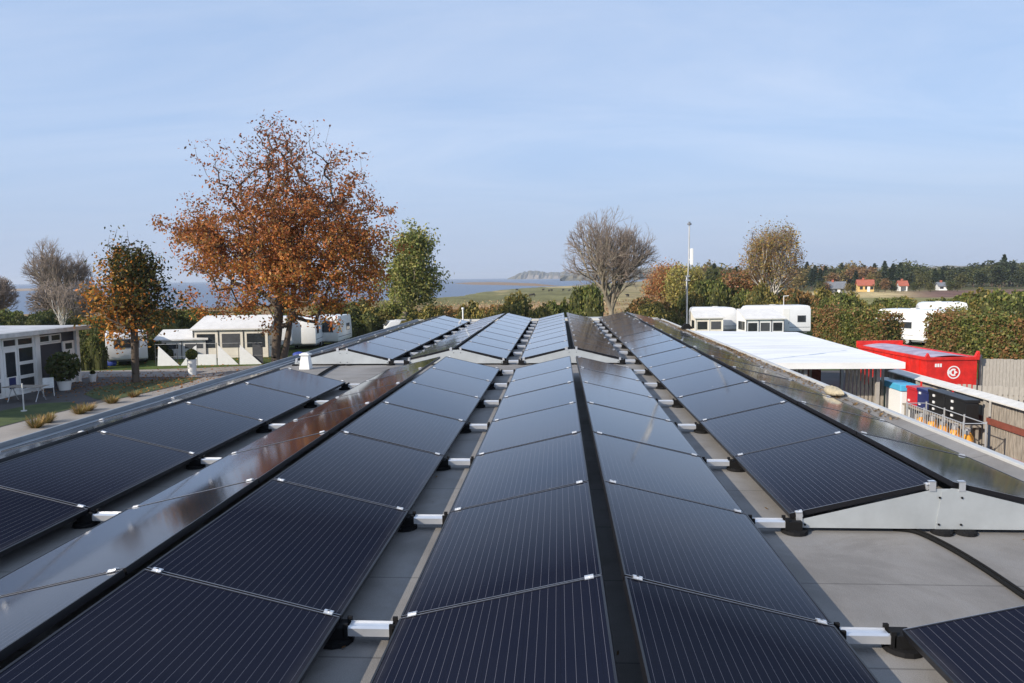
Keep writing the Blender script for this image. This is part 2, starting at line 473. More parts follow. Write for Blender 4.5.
# colour of the ground cover: lawn, reed beds, salt meadow, stubble
g_lawn = np.array([0.060, 0.085, 0.022]); g_reed = np.array([0.36, 0.235, 0.125]); g_red = np.array([0.20, 0.115, 0.068])
g_mead = np.array([0.165, 0.155, 0.065]); g_tan = np.array([0.42, 0.33, 0.17]); g_sand = np.array([0.33, 0.25, 0.18]); g_plough = np.array([0.17, 0.10, 0.08])
g_olive = np.array([0.11, 0.10, 0.035])
C = np.zeros(X.shape + (3,)) + g_lawn
def mixin(mask, col):
    global C
    mask = np.clip(mask, 0, 1)[..., None]
    C = C * (1 - mask) + col * mask
n1 = fbm(X, Y, 0.09, 11); n2 = fbm(X, Y, 0.02, 12); n3_ = fbm(X, Y / 4, 0.06, 13)
bear = X / np.maximum(Y, 1)
mixin(sstep(60, 90, Y), g_olive)
mixin(sstep(85, 110, Y + n1 * 10) , g_reed)
mixin(sstep(0.0, 0.9, n2 + 0.3 * n1) * sstep(90, 110, Y) * 0.8, g_red)
mixin(sstep(185, 235, Y + n1 * 18 + n2 * 16), g_mead)
mixin(sstep(0.35, 1.0, n3_) * sstep(180, 230, Y) * 0.75, g_tan)
mixin(sstep(-0.12, -0.20, bear) * sstep(150, 200, Y) * 0.8, g_olive)
mixin(sstep(0.05, 0.09, bear) * sstep(90, 130, Y) * .8, g_tan * .75)
mixin(sstep(0.05, 0.09, bear) * sstep(0.2, 0.9, n2 + n1 * .5) * sstep(90, 130, Y) * .6, g_olive)
rt = sstep(0.12, 0.2, bear)
mixin(rt * sstep(80, 130, Y), g_mead * 1.3)
mixin(rt * sstep(185, 215, Y + n1 * 9), g_tan * 1.1)
mixin(sstep(0.42, 0.5, bear) * sstep(180, 200, Y) * sstep(300, 290, Y), g_plough)
mixin(rt * sstep(262, 300, Y), g_mead * 0.7)
C = C * (1 + 0.17 * n1 + 0.20 * fbm(X, Y / 2, 0.5, 15))[..., None]
mixin(inpoly(X, Y + n1 * 3, P6([(436, 297.2), (470, 295.9), (505, 294.6), (520, 295.2), (490, 296.6), (450, 298.2)])) * .0, g_tan)
C = np.where(s1[..., None], np.array([0.26, 0.18, 0.12]), C)
C = np.where(s2[..., None], g_sand, C)
C = np.where((~(land | s1 | s2))[..., None], np.array([0.12, 0.10, 0.08]), C)
nr, na = X.shape
verts = np.stack([X, Y, Zt], -1).reshape(-1, 3)
idx = np.arange(nr * na).reshape(nr, na)
q = np.stack([idx[:-1], np.roll(idx, -1, 1)[:-1], np.roll(idx, -1, 1)[1:], idx[1:]], -1).reshape(-1, 4)
def np_mesh(name, v, faces_flat, nside, mats, parent=None, cols=None, smooth=False):
    me = bpy.data.meshes.new(name)
    nf = len(faces_flat) // nside
    me.vertices.add(len(v)); me.vertices.foreach_set('co', np.asarray(v, np.float32).ravel())
    me.loops.add(len(faces_flat)); me.loops.foreach_set('vertex_index', np.asarray(faces_flat, np.int32))
    me.polygons.add(nf)
    me.polygons.foreach_set('loop_start', np.arange(0, nf * nside, nside, dtype=np.int32))
    me.polygons.foreach_set('loop_total', np.full(nf, nside, np.int32))
    if smooth: me.polygons.foreach_set('use_smooth', np.ones(nf, bool))
    if not isinstance(mats, (list, tuple)): mats = [mats]
    for m in mats: me.materials.append(m)
    if cols is not None:
        at = me.attributes.new('leafcol', 'FLOAT_COLOR', 'POINT')
        c4 = np.ones((len(v), 4), np.float32); c4[:, :3] = np.clip(cols, 0, 1)
        at.data.foreach_set('color', c4.ravel())
    me.update(calc_edges=True)
    me.validate()
    o = bpy.data.objects.new(name, me)
    COL.objects.link(o)
    if parent: o.parent = parent
    return o
def ground_material():
    m = bpy.data.materials.new('ground cover')
    m.use_nodes = True
    t = m.node_tree; b = t.nodes['Principled BSDF']
    b.inputs['Roughness'].default_value = 1.0; b.inputs['Specular IOR Level'].default_value = 0.1
    a = t.nodes.new('ShaderNodeAttribute'); a.attribute_name = 'leafcol'
    c = t.nodes.new('ShaderNodeTexCoord')
    n = t.nodes.new('ShaderNodeTexNoise'); n.inputs['Scale'].default_value = 0.7; n.inputs['Detail'].default_value = 8; n.inputs['Roughness'].default_value = .7
    t.links.new(c.outputs['Object'], n.inputs[0])
    r = t.nodes.new('ShaderNodeMapRange'); r.inputs['From Min'].default_value = .3; r.inputs['From Max'].default_value = .7
    r.inputs['To Min'].default_value = .6; r.inputs['To Max'].default_value = 1.4
    t.links.new(n.outputs[0], r.inputs[0])
    mm = t.nodes.new('ShaderNodeVectorMath'); mm.operation = 'SCALE'
    t.links.new(a.outputs['Color'], mm.inputs[0]); t.links.new(r.outputs[0], mm.inputs['Scale'])
    t.links.new(mm.outputs[0], b.inputs['Base Color'])
    bp = t.nodes.new('ShaderNodeBump'); bp.inputs['Strength'].default_value = .5; bp.inputs['Distance'].default_value = .1
    t.links.new(n.outputs[0], bp.inputs['Height']); t.links.new(bp.outputs[0], b.inputs['Normal'])
    return m
terr = np_mesh('ground', verts, q.ravel(), 4, ground_material(), None, C.reshape(-1, 3), True)
tag(terr, kind='structure')

def sea_material():
    m = bpy.data.materials.new('sea water')
    m.use_nodes = True
    t = m.node_tree; b = t.nodes['Principled BSDF']
    b.inputs['Base Color'].default_value = (0.08, 0.11, 0.17, 1)
    b.inputs['Roughness'].default_value = 0.32
    b.inputs['IOR'].default_value = 1.33
    c = t.nodes.new('ShaderNodeTexCoord')
    mp_ = t.nodes.new('ShaderNodeMapping'); mp_.inputs['Scale'].default_value = (0.12, 0.35, 1)
    t.links.new(c.outputs['Object'], mp_.inputs[0])
    n = t.nodes.new('ShaderNodeTexNoise'); n.inputs['Scale'].default_value = 1; n.inputs['Detail'].default_value = 6
    t.links.new(mp_.outputs[0], n.inputs[0])
    bp = t.nodes.new('ShaderNodeBump'); bp.inputs['Strength'].default_value = .6; bp.inputs['Distance'].default_value = 1.2
    t.links.new(n.outputs[0], bp.inputs['Height']); t.links.new(bp.outputs[0], b.inputs['Normal'])
    return m
b = MB(); b.add([(-9800, -2800, SEA), (9800, -2800, SEA), (9800, 11800, SEA), (-9800, 11800, SEA)], [(0, 1, 2, 3)])
tag(b.build('water', sea_material()), kind='structure')

# far headland: a long low ridge with a chalk cliff at its seaward end
m_hill = node_mat('distant wooded hill', (0.085, 0.085, 0.060), 1.0, 0, 0.3, 0.004, 0.0, col2=(0.15, 0.13, 0.085))
m_chalk = node_mat('pale cliff', (0.26, 0.22, 0.18), 1.0, 0, 0.15, 0.01)
def ridge(name, outline, Y0, depth, base_z, mat, seed, cliff=None):
    rs = np.random.RandomState(seed)
    pts = []
    n = 140
    xs = np.linspace(outline[0][0], outline[-1][0], n)
    ys = np.interp(xs, [o[0] for o in outline], [o[1] for o in outline])
    mb = MB()
    rows = []
    prof = [(0, 0), (0.10, 0.45), (0.25, 0.8), (0.5, 1.0), (0.8, 0.6), (1.0, 0.0)]
    vs = []
    for i in range(n):
        top = aty(xs[i], ys[i], Y0 + depth * 0.5)
        hgt = max(0.2, top.z - base_z) * (1 + 0.05 * rs.randn())
        for (d, hh) in prof:
            Yc = Y0 + depth * d
            k = Yc / (Y0 + depth * .5)
            vs.append((top.x * (1 + (k - 1) * .2), Yc + 30 * rs.randn() * (0 < d < 1), base_z + hgt * hh))
    m = len(prof); fs = []
    for i in range(n - 1):
        for j in range(m - 1):
            fs.append((i * m + j, (i + 1) * m + j, (i + 1) * m + j + 1, i * m + j + 1))
    mb.add(vs, fs)
    if cliff:
        for k_, f_ in enumerate(mb.f):
            i = k_ // (m - 1); j = k_ % (m - 1)
            if j == 0 and cliff[0] < xs[i] < cliff[1] and (rs.rand() < .75): mb.m[k_] = 1
    o = mb.build(name, [mat, m_chalk], smooth=False)
    return tag(o, kind='structure')
ridge('headland', [(512, 277.2), (517, 274.2), (526, 271.0), (537, 270.4), (548, 272.6), (560, 271.8), (580, 271.0), (600, 270.5), (625, 268.5), (650, 268.0), (700, 270), (760, 271)], 3300, 900, SEA - 1, m_hill, 4, (528, 600))
ridge('hills', [(560, 276.0), (590, 273.0), (620, 269.5), (650, 268.0), (690, 268.5), (740, 270), (800, 270), (900, 267), (1000, 266), (1100, 264)], 1500, 500, SEA - 1, m_hill, 8)

# yards, road and lawns, each a thin sheet a few mm above the one below
G0 = -3.8
def sheet(name, pts, dz, mat):
    P = [atz(a, b, G0 + dz) for a, b in pts]
    mb = MB(); mb.add(P, [list(range(len(P)))])
    return tag(mb.build(name, mat), kind='structure')
def sheetw(name, pts, dz, mat):
    mb = MB(); mb.add([(x, y, G0 + dz) for x, y in pts], [list(range(len(pts)))])
    return tag(mb.build(name, mat), kind='structure')
sheetw('yard_asphalt', [(-34, 16), (-6, 10), (-6, 46), (-20, 46.5), (-30, 42)], 0.004, m_asphalt)
sheet('camp_road', [(60, 378.5), (60, 371.5), (130, 370.0), (200, 368.0), (262, 365.2), (300, 361), (330, 375), (250, 377.5), (180, 377), (120, 376.5)], 0.008, m_road)
sheet('footpath', [(-30, 452), (-30, 437), (2, 427), (47, 415.5), (80, 407.5), (110, 401), (142, 394), (178, 386), (205, 376.8), (250, 373), (330, 380), (250, 420), (120, 480), (0, 520)], 0.012, m_path)
sheet('lawn', [(-60, 440), (-40, 418), (0, 411), (30, 405), (47, 403), (70, 402), (78, 404), (74, 408), (47, 414.5), (0, 426.5)], 0.016, m_lawn)
sheet('verge_lawn', [(84, 394), (95, 388), (118, 383), (150, 380.5), (195, 376.8), (200, 378.5), (176, 385), (142, 393.4), (110, 400.2), (95, 399)], 0.016, m_lawn)
sheetw('service_yard', [(4, 8), (16, 8), (22, 30), (22, 44), (4, 44)], 0.004, m_asphalt)

# ------------------------------------------------------------------ our building with its flat roof
RX0, RX1, RY0, RY1 = -6.02, 4.13, -5.0, 31.2
bld = thing('flat_roofed_building', (0, 0, G0), 'long flat-roofed building carrying the solar arrays on grey roofing felt', 'building')
b = MB(); b.box(RX0 + .12, RX1 - .12, RY0 + .12, RY1 - .12, 0, -G0 - 0.14)
b.build('wall', m_offwhite, bld)
b = MB(); b.box(RX0 + .02, RX1 - .02, RY0, RY1, -G0 - 0.14, -G0)
b.build('roof', m_membrane, bld)
b = MB(); b.box(RX0 - .03, RX0 + .09, RY0, RY1, -G0 - 0.18, -G0 + .055); b.box(RX0 - .04, RX0 - .012, RY0, RY1 + .02, -G0 + 0.055, -G0 + .115)
b.box(RX0 + .09, RX0 + .16, RY0, RY1, -G0 + .002, -G0 + .03)
b.build('parapet', [node_mat('zinc edge flashing', (0.27, 0.29, 0.31), 0.5, 0.2, 0.12, 3)], bld, bevel=.006)
b = MB(); b.prism([(RX1 - .42, -G0 + .003), (RX1 - .03, -G0 + .085), (RX1 - .03, -G0 + .003)], RY0, RY1, axis='y')
b.build('eaves_upstand', m_membrane, bld)
b = MB(); b.box(RX1 - .03, RX1 + .045, RY0, RY1 - 1.2, -G0 - .16, -G0 + .115)
b.build('edge_trim', node_mat('pale edge trim', (0.50, 0.50, 0.49), 0.5, 0.1, 0.12, 3), bld, bevel=.006)
b = MB(); b.box(RX0, RX1, RY1 - .06, RY1 + .04, -G0 - .16, -G0 + .09)
b.build('parapet', m_offwhite, bld, bevel=.006)

# ------------------------------------------------------------------ solar panels
L, PW, TH = 1.695, 1.04, 0.037
ZL, RISE = 0.13, 0.2375
TILT = math.asin(RISE / 1.038)
PL = L - 0.020
def panel_proto():
    root = thing('solar_panel', (0, 0, -50), 'x', 'solar panel', group='black solar panels in pitched rows on the flat roof')
    f = MB()
    fw = 0.011
    h = PL / 2
    f.box(0, PW, -h, -h + fw, -TH, 0); f.box(0, PW, h - fw, h, -TH, 0)
    f.box(0, fw, -h + fw, h - fw, -TH, 0); f.box(PW - fw, PW, -h + fw, h - fw, -TH, 0)
    for sy in (-1, 1):
        y = sy * (h - 0.0022)
        f.box(0.004, PW - 0.004, y - 0.0016, y + 0.0016, 0, 0.0012, 1)  # thin strip that carries the painted edge glint
    f.build('frame', [m_frame, m_edge_glint], root)
    g = MB(); g.box(fw, PW - fw, -h + fw, h - fw, -0.007, -0.0025)
    g.build('glass', m_cells, root)
    for x in (0.065, PW - 0.065):
        c = MB()
        c.cbox(x, -h - 0.010, -0.012, 0.045, 0.014, 0.05)
        c.cbox(x, -h - 0.010, 0.0045, 0.045, 0.042, 0.004)
        c.tube([(x, -h - .010, 0.006), (x, -h - .010, 0.013)], 0.008, 6)
        c.build('clamp', m_alu, root)
    return root
proto = panel_proto()
ORD = ['first', 'second', 'third', 'fourth', 'fifth', 'sixth', 'seventh', 'eighth', 'ninth']
PITCH_X = 2.44
ROWS = {-2: 'far left', -1: 'left', 0: 'middle', 1: 'right'}
XA = -0.808; XRL = 0.2045; XRR = 0.3145; XC = 1.327     # low edge, ridge edges, low edge of the middle row
first = [True]; rpan = random.Random(77)
def put_panel(x, y, side, label):
    if first[0]:
        o = proto; first[0] = False
    else:
        o = copy_tree(proto)
    o.location = (x, y, ZL)
    jx, jy = rpan.gauss(0, .0016), rpan.gauss(0, .0016)
    o.rotation_euler = (jx, -TILT + jy, 0) if side == 'left' else (jx, -TILT + jy, math.pi)
    o['label'] = label
    return o
def tent(k, y0, n, arr, wd):
    dxk = k * PITCH_X
    for side in ('left', 'right'):
        for i in range(n):
            y = y0 + L * (i + .5)
            nth = ORD[i] if n > 1 else 'only'
            lab = f'solar panel, {nth} from near end, {side} slope, {wd} row, {arr} array'
            o = put_panel((XA if side == 'left' else XC) + dxk, y, side, lab)
YN, YK, YF = 1.85, 5.25, 15.45
tent(0, YN, 7, 'near', ROWS[0])
tent(-1, YN, 7, 'near', ROWS[-1])
tent(-2, YN + L, 5, 'near', ROWS[-2])
tent(1, YK, 6, 'near', ROWS[1])
YG = atz(905, 628, ZL).y
tent(1, YG - L, 1, 'separate nearest', 'right')
YG = YG      # far end of the separate pair
for k in (-2, -1, 0, 1):
    tent(k, YF, 8 if k == -2 else 9, 'far', ROWS[k])

# short rails that bridge the valleys, with black feet
def rail_proto():
    root = thing('mounting_rail', (0, 0, -50), 'x', 'mounting rail', group='short aluminium rails across the valleys between panel rows')
    w = 0.5 * (PITCH_X - (XC - XA))
    r = MB()
    prof = [(-.045, .045), (.045, .045), (.045, .085), (.030, .092), (.030, .084), (-.030, .084), (-.030, .092), (-.045, .085)]
    r.prism(prof, -w + .045, w - .045, axis='x')
    r.build('rail', m_alu, root)
    for s in (-1, 1):
        f = MB()
        f.tube([(s * (w + .03), 0, 0), (s * (w + .03), 0, 0.022), (s * (w + .03), 0, 0.026)], [.095, .09, .07], 14)
        f.box(s * (w + .02) - .05, s * (w + .02) + .05, -.05, .05, .026, .088)
        for yy in (-.042, .042):
            f.box(s * (w - .035) - .012, s * (w - .035) + .012, yy - .008, yy + .008, .03, .108)
        f.build('rubber_foot', m_rubber, root)
    return root
rproto = rail_proto(); rfirst = [True]; rpan = random.Random(77)
def put_rail(x, y, lab):
    if rfirst[0]: o = rproto; rfirst[0] = False
    else: o = copy_tree(rproto)
    o.location = (x, y, 0.004)
    o['label'] = lab
VAL = {-2: 'between far left and left rows', -1: 'between left and middle rows', 0: 'between middle and right rows'}
for k in (-2, -1, 0):
    vx = XC + k * PITCH_X + 0.5 * (PITCH_X - (XC - XA))
    ys = [YN + L * i for i in range(0, 8)]
    if k == -2: ys = ys[1:7]
    if k == 0: ys = [YG + .04, YK - .02] + [YK + L * i for i in range(1, 6)]
    ys = [y for y in ys if y > 2.9]
    for i, y in enumerate(ys):
        put_rail(vx, y, f'short aluminium rail {VAL[k]}, {ORD[i]} in the near array')
    for i in range(9 if k > -2 else 9):
        put_rail(vx, YF + L * i, f'short aluminium rail {VAL[k]}, {ORD[i]} in the far array')

# triangular end plates that close the near ends of the rows
def end_plate(k, y, wd, arr):
    x0, x1 = XA + k * PITCH_X, XC + k * PITCH_X
    cx = .5 * (x0 + x1)
    root = thing('end_plate', (cx, y, 0), f'triangular galvanised end plate closing the near end of the {wd} row, {arr} array', 'end plate', group='galvanised end plates of the panel rows')
    a = (x1 - x0) / 2
    zr = ZL + RISE - 0.045; zl = ZL - 0.048
    p = MB(); p.prism([(-a + .02, 0.035), (0.02, 0.035), (0.02, zr), (-.07, zr), (-a + .02, zl)], -.004, -.001, axis='y')
    p.build('sheet', m_zinc, root)
    p = MB(); p.prism([(-.07, 0.035), (a - .02, 0.035), (a - .02, zl), (.09, zr), (0.03, zr + .006), (-.035, zr - .02)], -.009, -.006, axis='y')
    p.build('sheet', m_zinc, root)
    for bx, bz in ((-a + .1, .06), (-.05, .07), (.10, .07), (a - .1, .06), (-.05, zr - .06), (.10, zr - .06)):
        q_ = MB(); q_.tube([(bx, -.012, bz), (bx, -.018, bz)], .008, 6); q_.build('bolt', m_rubber, root)
    for bx, bz in ((-a + .06, zl + .03), (-.10, zr + .02), (.10, zr + .02), (a - .06, zl + .03)):
        q_ = MB(); q_.box(bx - .022, bx + .022, -.014, -.010, bz - .035, bz + .035); q_.box(bx - .022, bx + .022, -.014, .02, bz + .031, bz + .036)
        q_.build('clamp', m_alu, root)
    for bx in (-a + .03, -.02, .14, a - .03):
        q_ = MB(); q_.tube([(bx, .0, 0.004), (bx, .0, .022), (bx, 0, .034)], [.075, .07, .05], 12); q_.build('rubber_foot', m_rubber, root)
for k in (-2, -1, 0, 1): end_plate(k, YF - .012, ROWS[k], 'far')
end_plate(1, YK - .012, ROWS[1], 'near')

# cables, vent cowl, mast and litter on the roof
m_cable = node_mat('black cable', (0.008, 0.008, 0.008), 0.8, spec=.15)
b = MB()
ca = [atz(893, 529, .016), atz(915, 532, .016), atz(945, 546, .016), atz(980, 567, .016), atz(1024, 597, .016), atz(1060, 622, .016)]
b.tube(spline(ca), .013, 6)
b.tube(spline([p + Vector((.035, .035, 0)) for p in ca]), .009, 6)
tag(b.build('cable', m_cable), 'pair of black cables curving over the felt beside the right row', 'cable', 'black cables on the roof')
b = MB(); ca = [atz(346, 361.5, .02), atz(338, 364, .02), atz(330, 368, .02), atz(323, 372, .02), atz(314, 378, .02)]
b.tube(spline(ca), .016, 6); b.tube(spline([p + Vector((.05, .02, 0)) for p in ca]), .016, 6)
tag(b.build('cable', m_cable), 'black cables across the left walkway by the white vent cowl', 'cable', 'black cables on the roof')

v = thing('roof_vent', (-5.22, 14.85, 0), 'small white square roof vent cowl in front of the far left row', 'vent'); v.scale = (.88, .88, .86)
b = MB(); b.add([(-.125, -.125, 0), (.125, -.125, 0), (.125, .125, 0), (-.125, .125, 0), (-.085, -.085, .33), (.085, -.085, .33), (.085, .085, .33), (-.085, .085, .33)], [(0, 3, 2, 1), (4, 5, 6, 7), (0, 1, 5, 4), (1, 2, 6, 5), (2, 3, 7, 6), (3, 0, 4, 7)])
b.build('shaft', m_white, v, bevel=.01)
b = MB(); b.box(-.115, .115, -.115, .115, .332, .37); b.box(-.075, .075, -.075, .075, .37, .39)
b.build('cowl', m_white, v, bevel=.01)
pp = aty(463, 322, 30.9)
v = thing('vent_pipe', (pp.x, 30.9, 0), 'thin white vent pipe at the far end of the roof', 'vent pipe')
b = MB(); b.tube([(0, 0, 0), (0, 0, .52)], .028, 10); b.build('pipe', m_white, v)
b = MB(); b.tube([(0, 0, .52), (0, 0, .60)], .055, 10); b.build('cap', m_white, v, bevel=.008)

mst = aty(690, 331, 24.2)
ms = thing('antenna_mast', (RX1 + .0, 24.2, .115), 'slim metal mast with white antenna at the right roof edge', 'mast')
b = MB(); b.tube([(0, 0, 0), (0, 0, 1.7)], .033, 10); b.tube([(.03, 0, 1.55), (.055, 0, 2.6), (.06, 0, 3.33)], .022, 8)
b.build('pole', m_grill, ms)
b = MB(); b.prism([(-.18, 0), (.18, 0), (.07, .16), (-.07, .16)], -.14, .14, axis='y'); b.build('base', m_rubber, ms)
b = MB(); b.box(.09, .19, -.05, .05, 2.05, 2.58); b.box(.05, .1, -.02, .02, 2.2, 2.24); b.build('antenna', m_white, ms, bevel=.02)
b = MB(); b.tube([(.06, 0, 3.33), (.06, 0, 3.38)], .07, 10); b.tube([(.06, 0, 3.38), (.06, 0, 3.43)], .035, 8); b.build('sensor_head', m_slate, ms)
b = MB()
for z_ in (1.55, 1.68): b.box(-.05, .09, -.05, .05, z_, z_ + .03)
b.build('bracket', m_grill, ms)
b = MB(); b.tube([(-.035, -.04, .1), (-.03, -.05, 1.2), (.08, -.03, 2.1)], .008, 5); b.build('lead', m_cable, ms)

def lump(name, c, r, mat, seed, n=14):
    rs = random.Random(seed); mb = MB(); vs = []; fs = []
    k = 18
    for i in range(n + 1):
        th = math.pi * i / n
        for j in range(k):
            ph = 2 * math.pi * j / k
            w = 1 + .10 * math.sin(3 * ph + seed) * math.sin(th) + .06 * math.sin(7 * ph + 2 * th) + rs.uniform(-.03, .03)
            vs.append((c[0] + r[0] * w * math.sin(th) * math.cos(ph), c[1] + r[1] * w * math.sin(th) * math.sin(ph), c[2] + r[2] * (max(-.6, math.cos(th)) * w)))
    for i in range(n):
        for j in range(k):
            fs.append((i * k + j, i * k + (j + 1) % k, (i + 1) * k + (j + 1) % k, (i + 1) * k + j))
    mb.add(vs, fs)
    return mb.build(name, mat, None, smooth=True)
o = lump('sandbag', (3.97, 10.9, .13), (.10, .28, .07), m_sponge, 4)
tag(o, 'pale lumpy sandbag lying along the right roof edge', 'sandbag')
# moss and leaf litter caught along the right edge
rs = np.random.RandomState(5)
def flakes(name, P, size, cols, rs_, flat=False, parent=None, mat=None, aspect=1.0):
    n = len(P)
    a = rs_.randn(n, 3); a /= np.linalg.norm(a, axis=1)[:, None]
    if flat:
        a[:, 2] *= .25; a /= np.linalg.norm(a, axis=1)[:, None]
    b_ = np.cross(a, rs_.randn(n, 3))
    if flat: b_ = np.cross(a, np.array([0, 0, 1.0]) + .3 * rs_.randn(n, 3))
    b_ /= np.linalg.norm(b_, axis=1)[:, None] + 1e-9
    s = (np.asarray(size) * (0.6 + 0.8 * rs_.rand(n)))[:, None]
    a = a * s * aspect; b_ = b_ * s
    nrm = np.cross(a, b_); nrm /= np.linalg.norm(nrm, axis=1)[:, None] + 1e-9
    v = np.stack([P - a, P - b_ * .55 + nrm * s * .12, P + a, P + b_ * .55 - nrm * s * .12], 1).reshape(-1, 3)
    c = np.repeat(cols, 4, axis=0)
    return np_mesh(name, v, np.arange(4 * n), 4, mat or m_leaf, parent, c)
def pick0(pal, n, rs_):
    return np.array(pal)[rs_.choice(len(pal), n)] * (.75 + .5 * rs_.rand(n, 1))
n = 2600
yy = rs.uniform(9, 30, n) ; yy = np.where(rs.rand(n) < .4, rs.uniform(15, 25, n), yy)
xx = RX1 - .05 - np.abs(rs.randn(n)) * .10 * (1 + .6 * np.sin(yy * 1.3))
P = np.stack([xx, yy, .02 + .075 * np.clip((xx - RX1 + .42) / .4, 0, 1) + .005], 1)
cc = np.array([[.16, .10, .05]]) * (0.5 + rs.rand(n, 1)) + rs.rand(n, 1) * np.array([[.10, .07, .03]])
tag(flakes('leaf_litter', P, .022, cc, rs, True), 'brown leaf litter and moss caught along the right roof edge', 'leaf litter', kind='stuff')

n = 420
P = np.stack([rs.uniform(-5.8, 3.7, n), rs.uniform(2, 30, n), np.full(n, .012)], 1)
tag(flakes('fallen_leaves', P, .017, pick0([[.20, .10, .04], [.12, .08, .04], [.30, .17, .06]], n, rs), rs, True), 'scattered fallen leaves on the grey roofing felt', 'fallen leaves', kind='stuff')
# ------------------------------------------------------------------ vegetation
def cones(A, B, ra, rb, k=4):
    d = B - A
    ln = np.linalg.norm(d, axis=1)[:, None] + 1e-9
    d = d / ln
    ref = np.where(np.abs(d[:, 2:3]) > .9, np.array([[1., 0, 0]]), np.array([[0, 0, 1.]]))
    u = np.cross(d, ref); u /= np.linalg.norm(u, axis=1)[:, None]
    w = np.cross(d, u)
    th = np.arange(k) * 2 * math.pi / k
    ring = u[:, None, :] * np.cos(th)[None, :, None] + w[:, None, :] * np.sin(th)[None, :, None]
    va = A[:, None, :] + ring * ra[:, None, None]
    vb = (B + d * rb[:, None] * .3)[:, None, :] + ring * rb[:, None, None]
    v = np.concatenate([va, vb], 1).reshape(-1, 3)
    base = (np.arange(len(A)) * 2 * k)[:, None, None]
    j = np.arange(k)
    f = np.stack([j, (j + 1) % k, k + (j + 1) % k, k + j], 1)[None] + base
    return v, f.reshape(-1)
def skeleton(targets, trunk, rs_, step=.7, droop=0.6, jit=.048):
    nodes = [np.array(p, float) for p in trunk]; par = [-1] + list(range(len(trunk) - 1))
    arr = np.zeros((len(trunk) + len(targets) * 30, 3)); arr[:len(trunk)] = trunk; n_ = len(trunk)
    par = np.full(len(arr), -1); par[1:n_] = np.arange(n_ - 1)
    tips = []
    top = trunk[-1]
    order = np.argsort([np.linalg.norm((t_ - np.array([0, 0, top[2] * .55])) * np.array([1, 1, .8])) for t_ in targets])
    lo = 1 if len(trunk) > 3 else 0
    for i in order:
        t_ = targets[i]
        d = arr[:n_] - t_
        dist = np.sqrt((d ** 2).sum(1))
        hd = np.sqrt((d[:, :2] ** 2).sum(1))
        cost = dist + droop * np.maximum(0, arr[:n_, 2] + .35 * hd - t_[2])
        cost[:lo] += 50
        j = int(np.argmin(cost))
        p = arr[j].copy(); L_ = dist[j]
        m = max(1, int(L_ / step))
        prev = j
        for s in range(1, m + 1):
            f = s / m
            pt = p + (t_ - p) * f
            pt = pt + rs_.randn(3) * jit * L_ * (1 - f)
            pt[2] += -.10 * L_ * math.sin(math.pi * f) * .6
            if s == m: pt = t_
            if n_ >= len(arr): break
            arr[n_] = pt; par[n_] = prev; prev = n_; n_ += 1
        tips.append(prev)
    arr = arr[:n_]; par = par[:n_]
    cnt = np.zeros(n_); 
    for tpi in tips: cnt[tpi] += 1
    for i in range(n_ - 1, 0, -1):
        if par[i] >= 0: cnt[par[i]] += cnt[i]
    return arr, par, np.maximum(cnt, 1), np.array(tips)
def make_tree(name, loc, label, cat, targets, trunk, trunk_r, bark, rs_, tip_r=.012, leaves=None, leafsize=.2, group=None, step=.7, split=None, powr=.5, k=4, rz=0.0, twigmat=None, droop=.6, jit=.048):
    root = thing(name, loc, label, cat, rz, group)
    arr, par, cnt, tips = skeleton(targets, trunk, rs_, step, droop, jit)
    r = tip_r * cnt ** powr * (.55 + .45 * np.minimum(1, cnt / 6))
    mxr = r.max(); 
    if mxr > 0:
        g = trunk_r / mxr
        r = r * (1 + (g - 1) * (cnt / cnt.max()) ** .5)
    e = np.arange(1, len(arr))
    thick = r[e] > (split or tip_r * 2.2)
    vv = []; ff = []; mi = []; off = 0
    for sel, kk, m_i in ((thick, 7, 0), (~thick, 3, 1)):
        ee = e[sel]
        if len(ee) == 0: continue
        v, f = cones(arr[par[ee]], arr[ee], np.minimum(r[par[ee]], r[ee] * 1.7), r[ee], kk)
        vv.append(v); ff.append(f + off); mi.append(np.full(len(f) // 4, m_i, np.int32)); off += len(v)
    tk = np_mesh('trunk', np.concatenate(vv), np.concatenate(ff), 4, [bark, twigmat or bark], root, smooth=True)
    tk.data.polygons.foreach_set('material_index', np.concatenate(mi))
    if leaves:
        P_, c_, s_ = leaves(arr, tips, rs_)
        flakes('crown', P_, s_, c_, rs_, parent=root)
    return root

def pick(pal, n, rs_, w=None):
    pal = np.array(pal); i = rs_.choice(len(pal), n, p=w)
    return pal[i] * (0.75 + .5 * rs_.rand(n, 1))

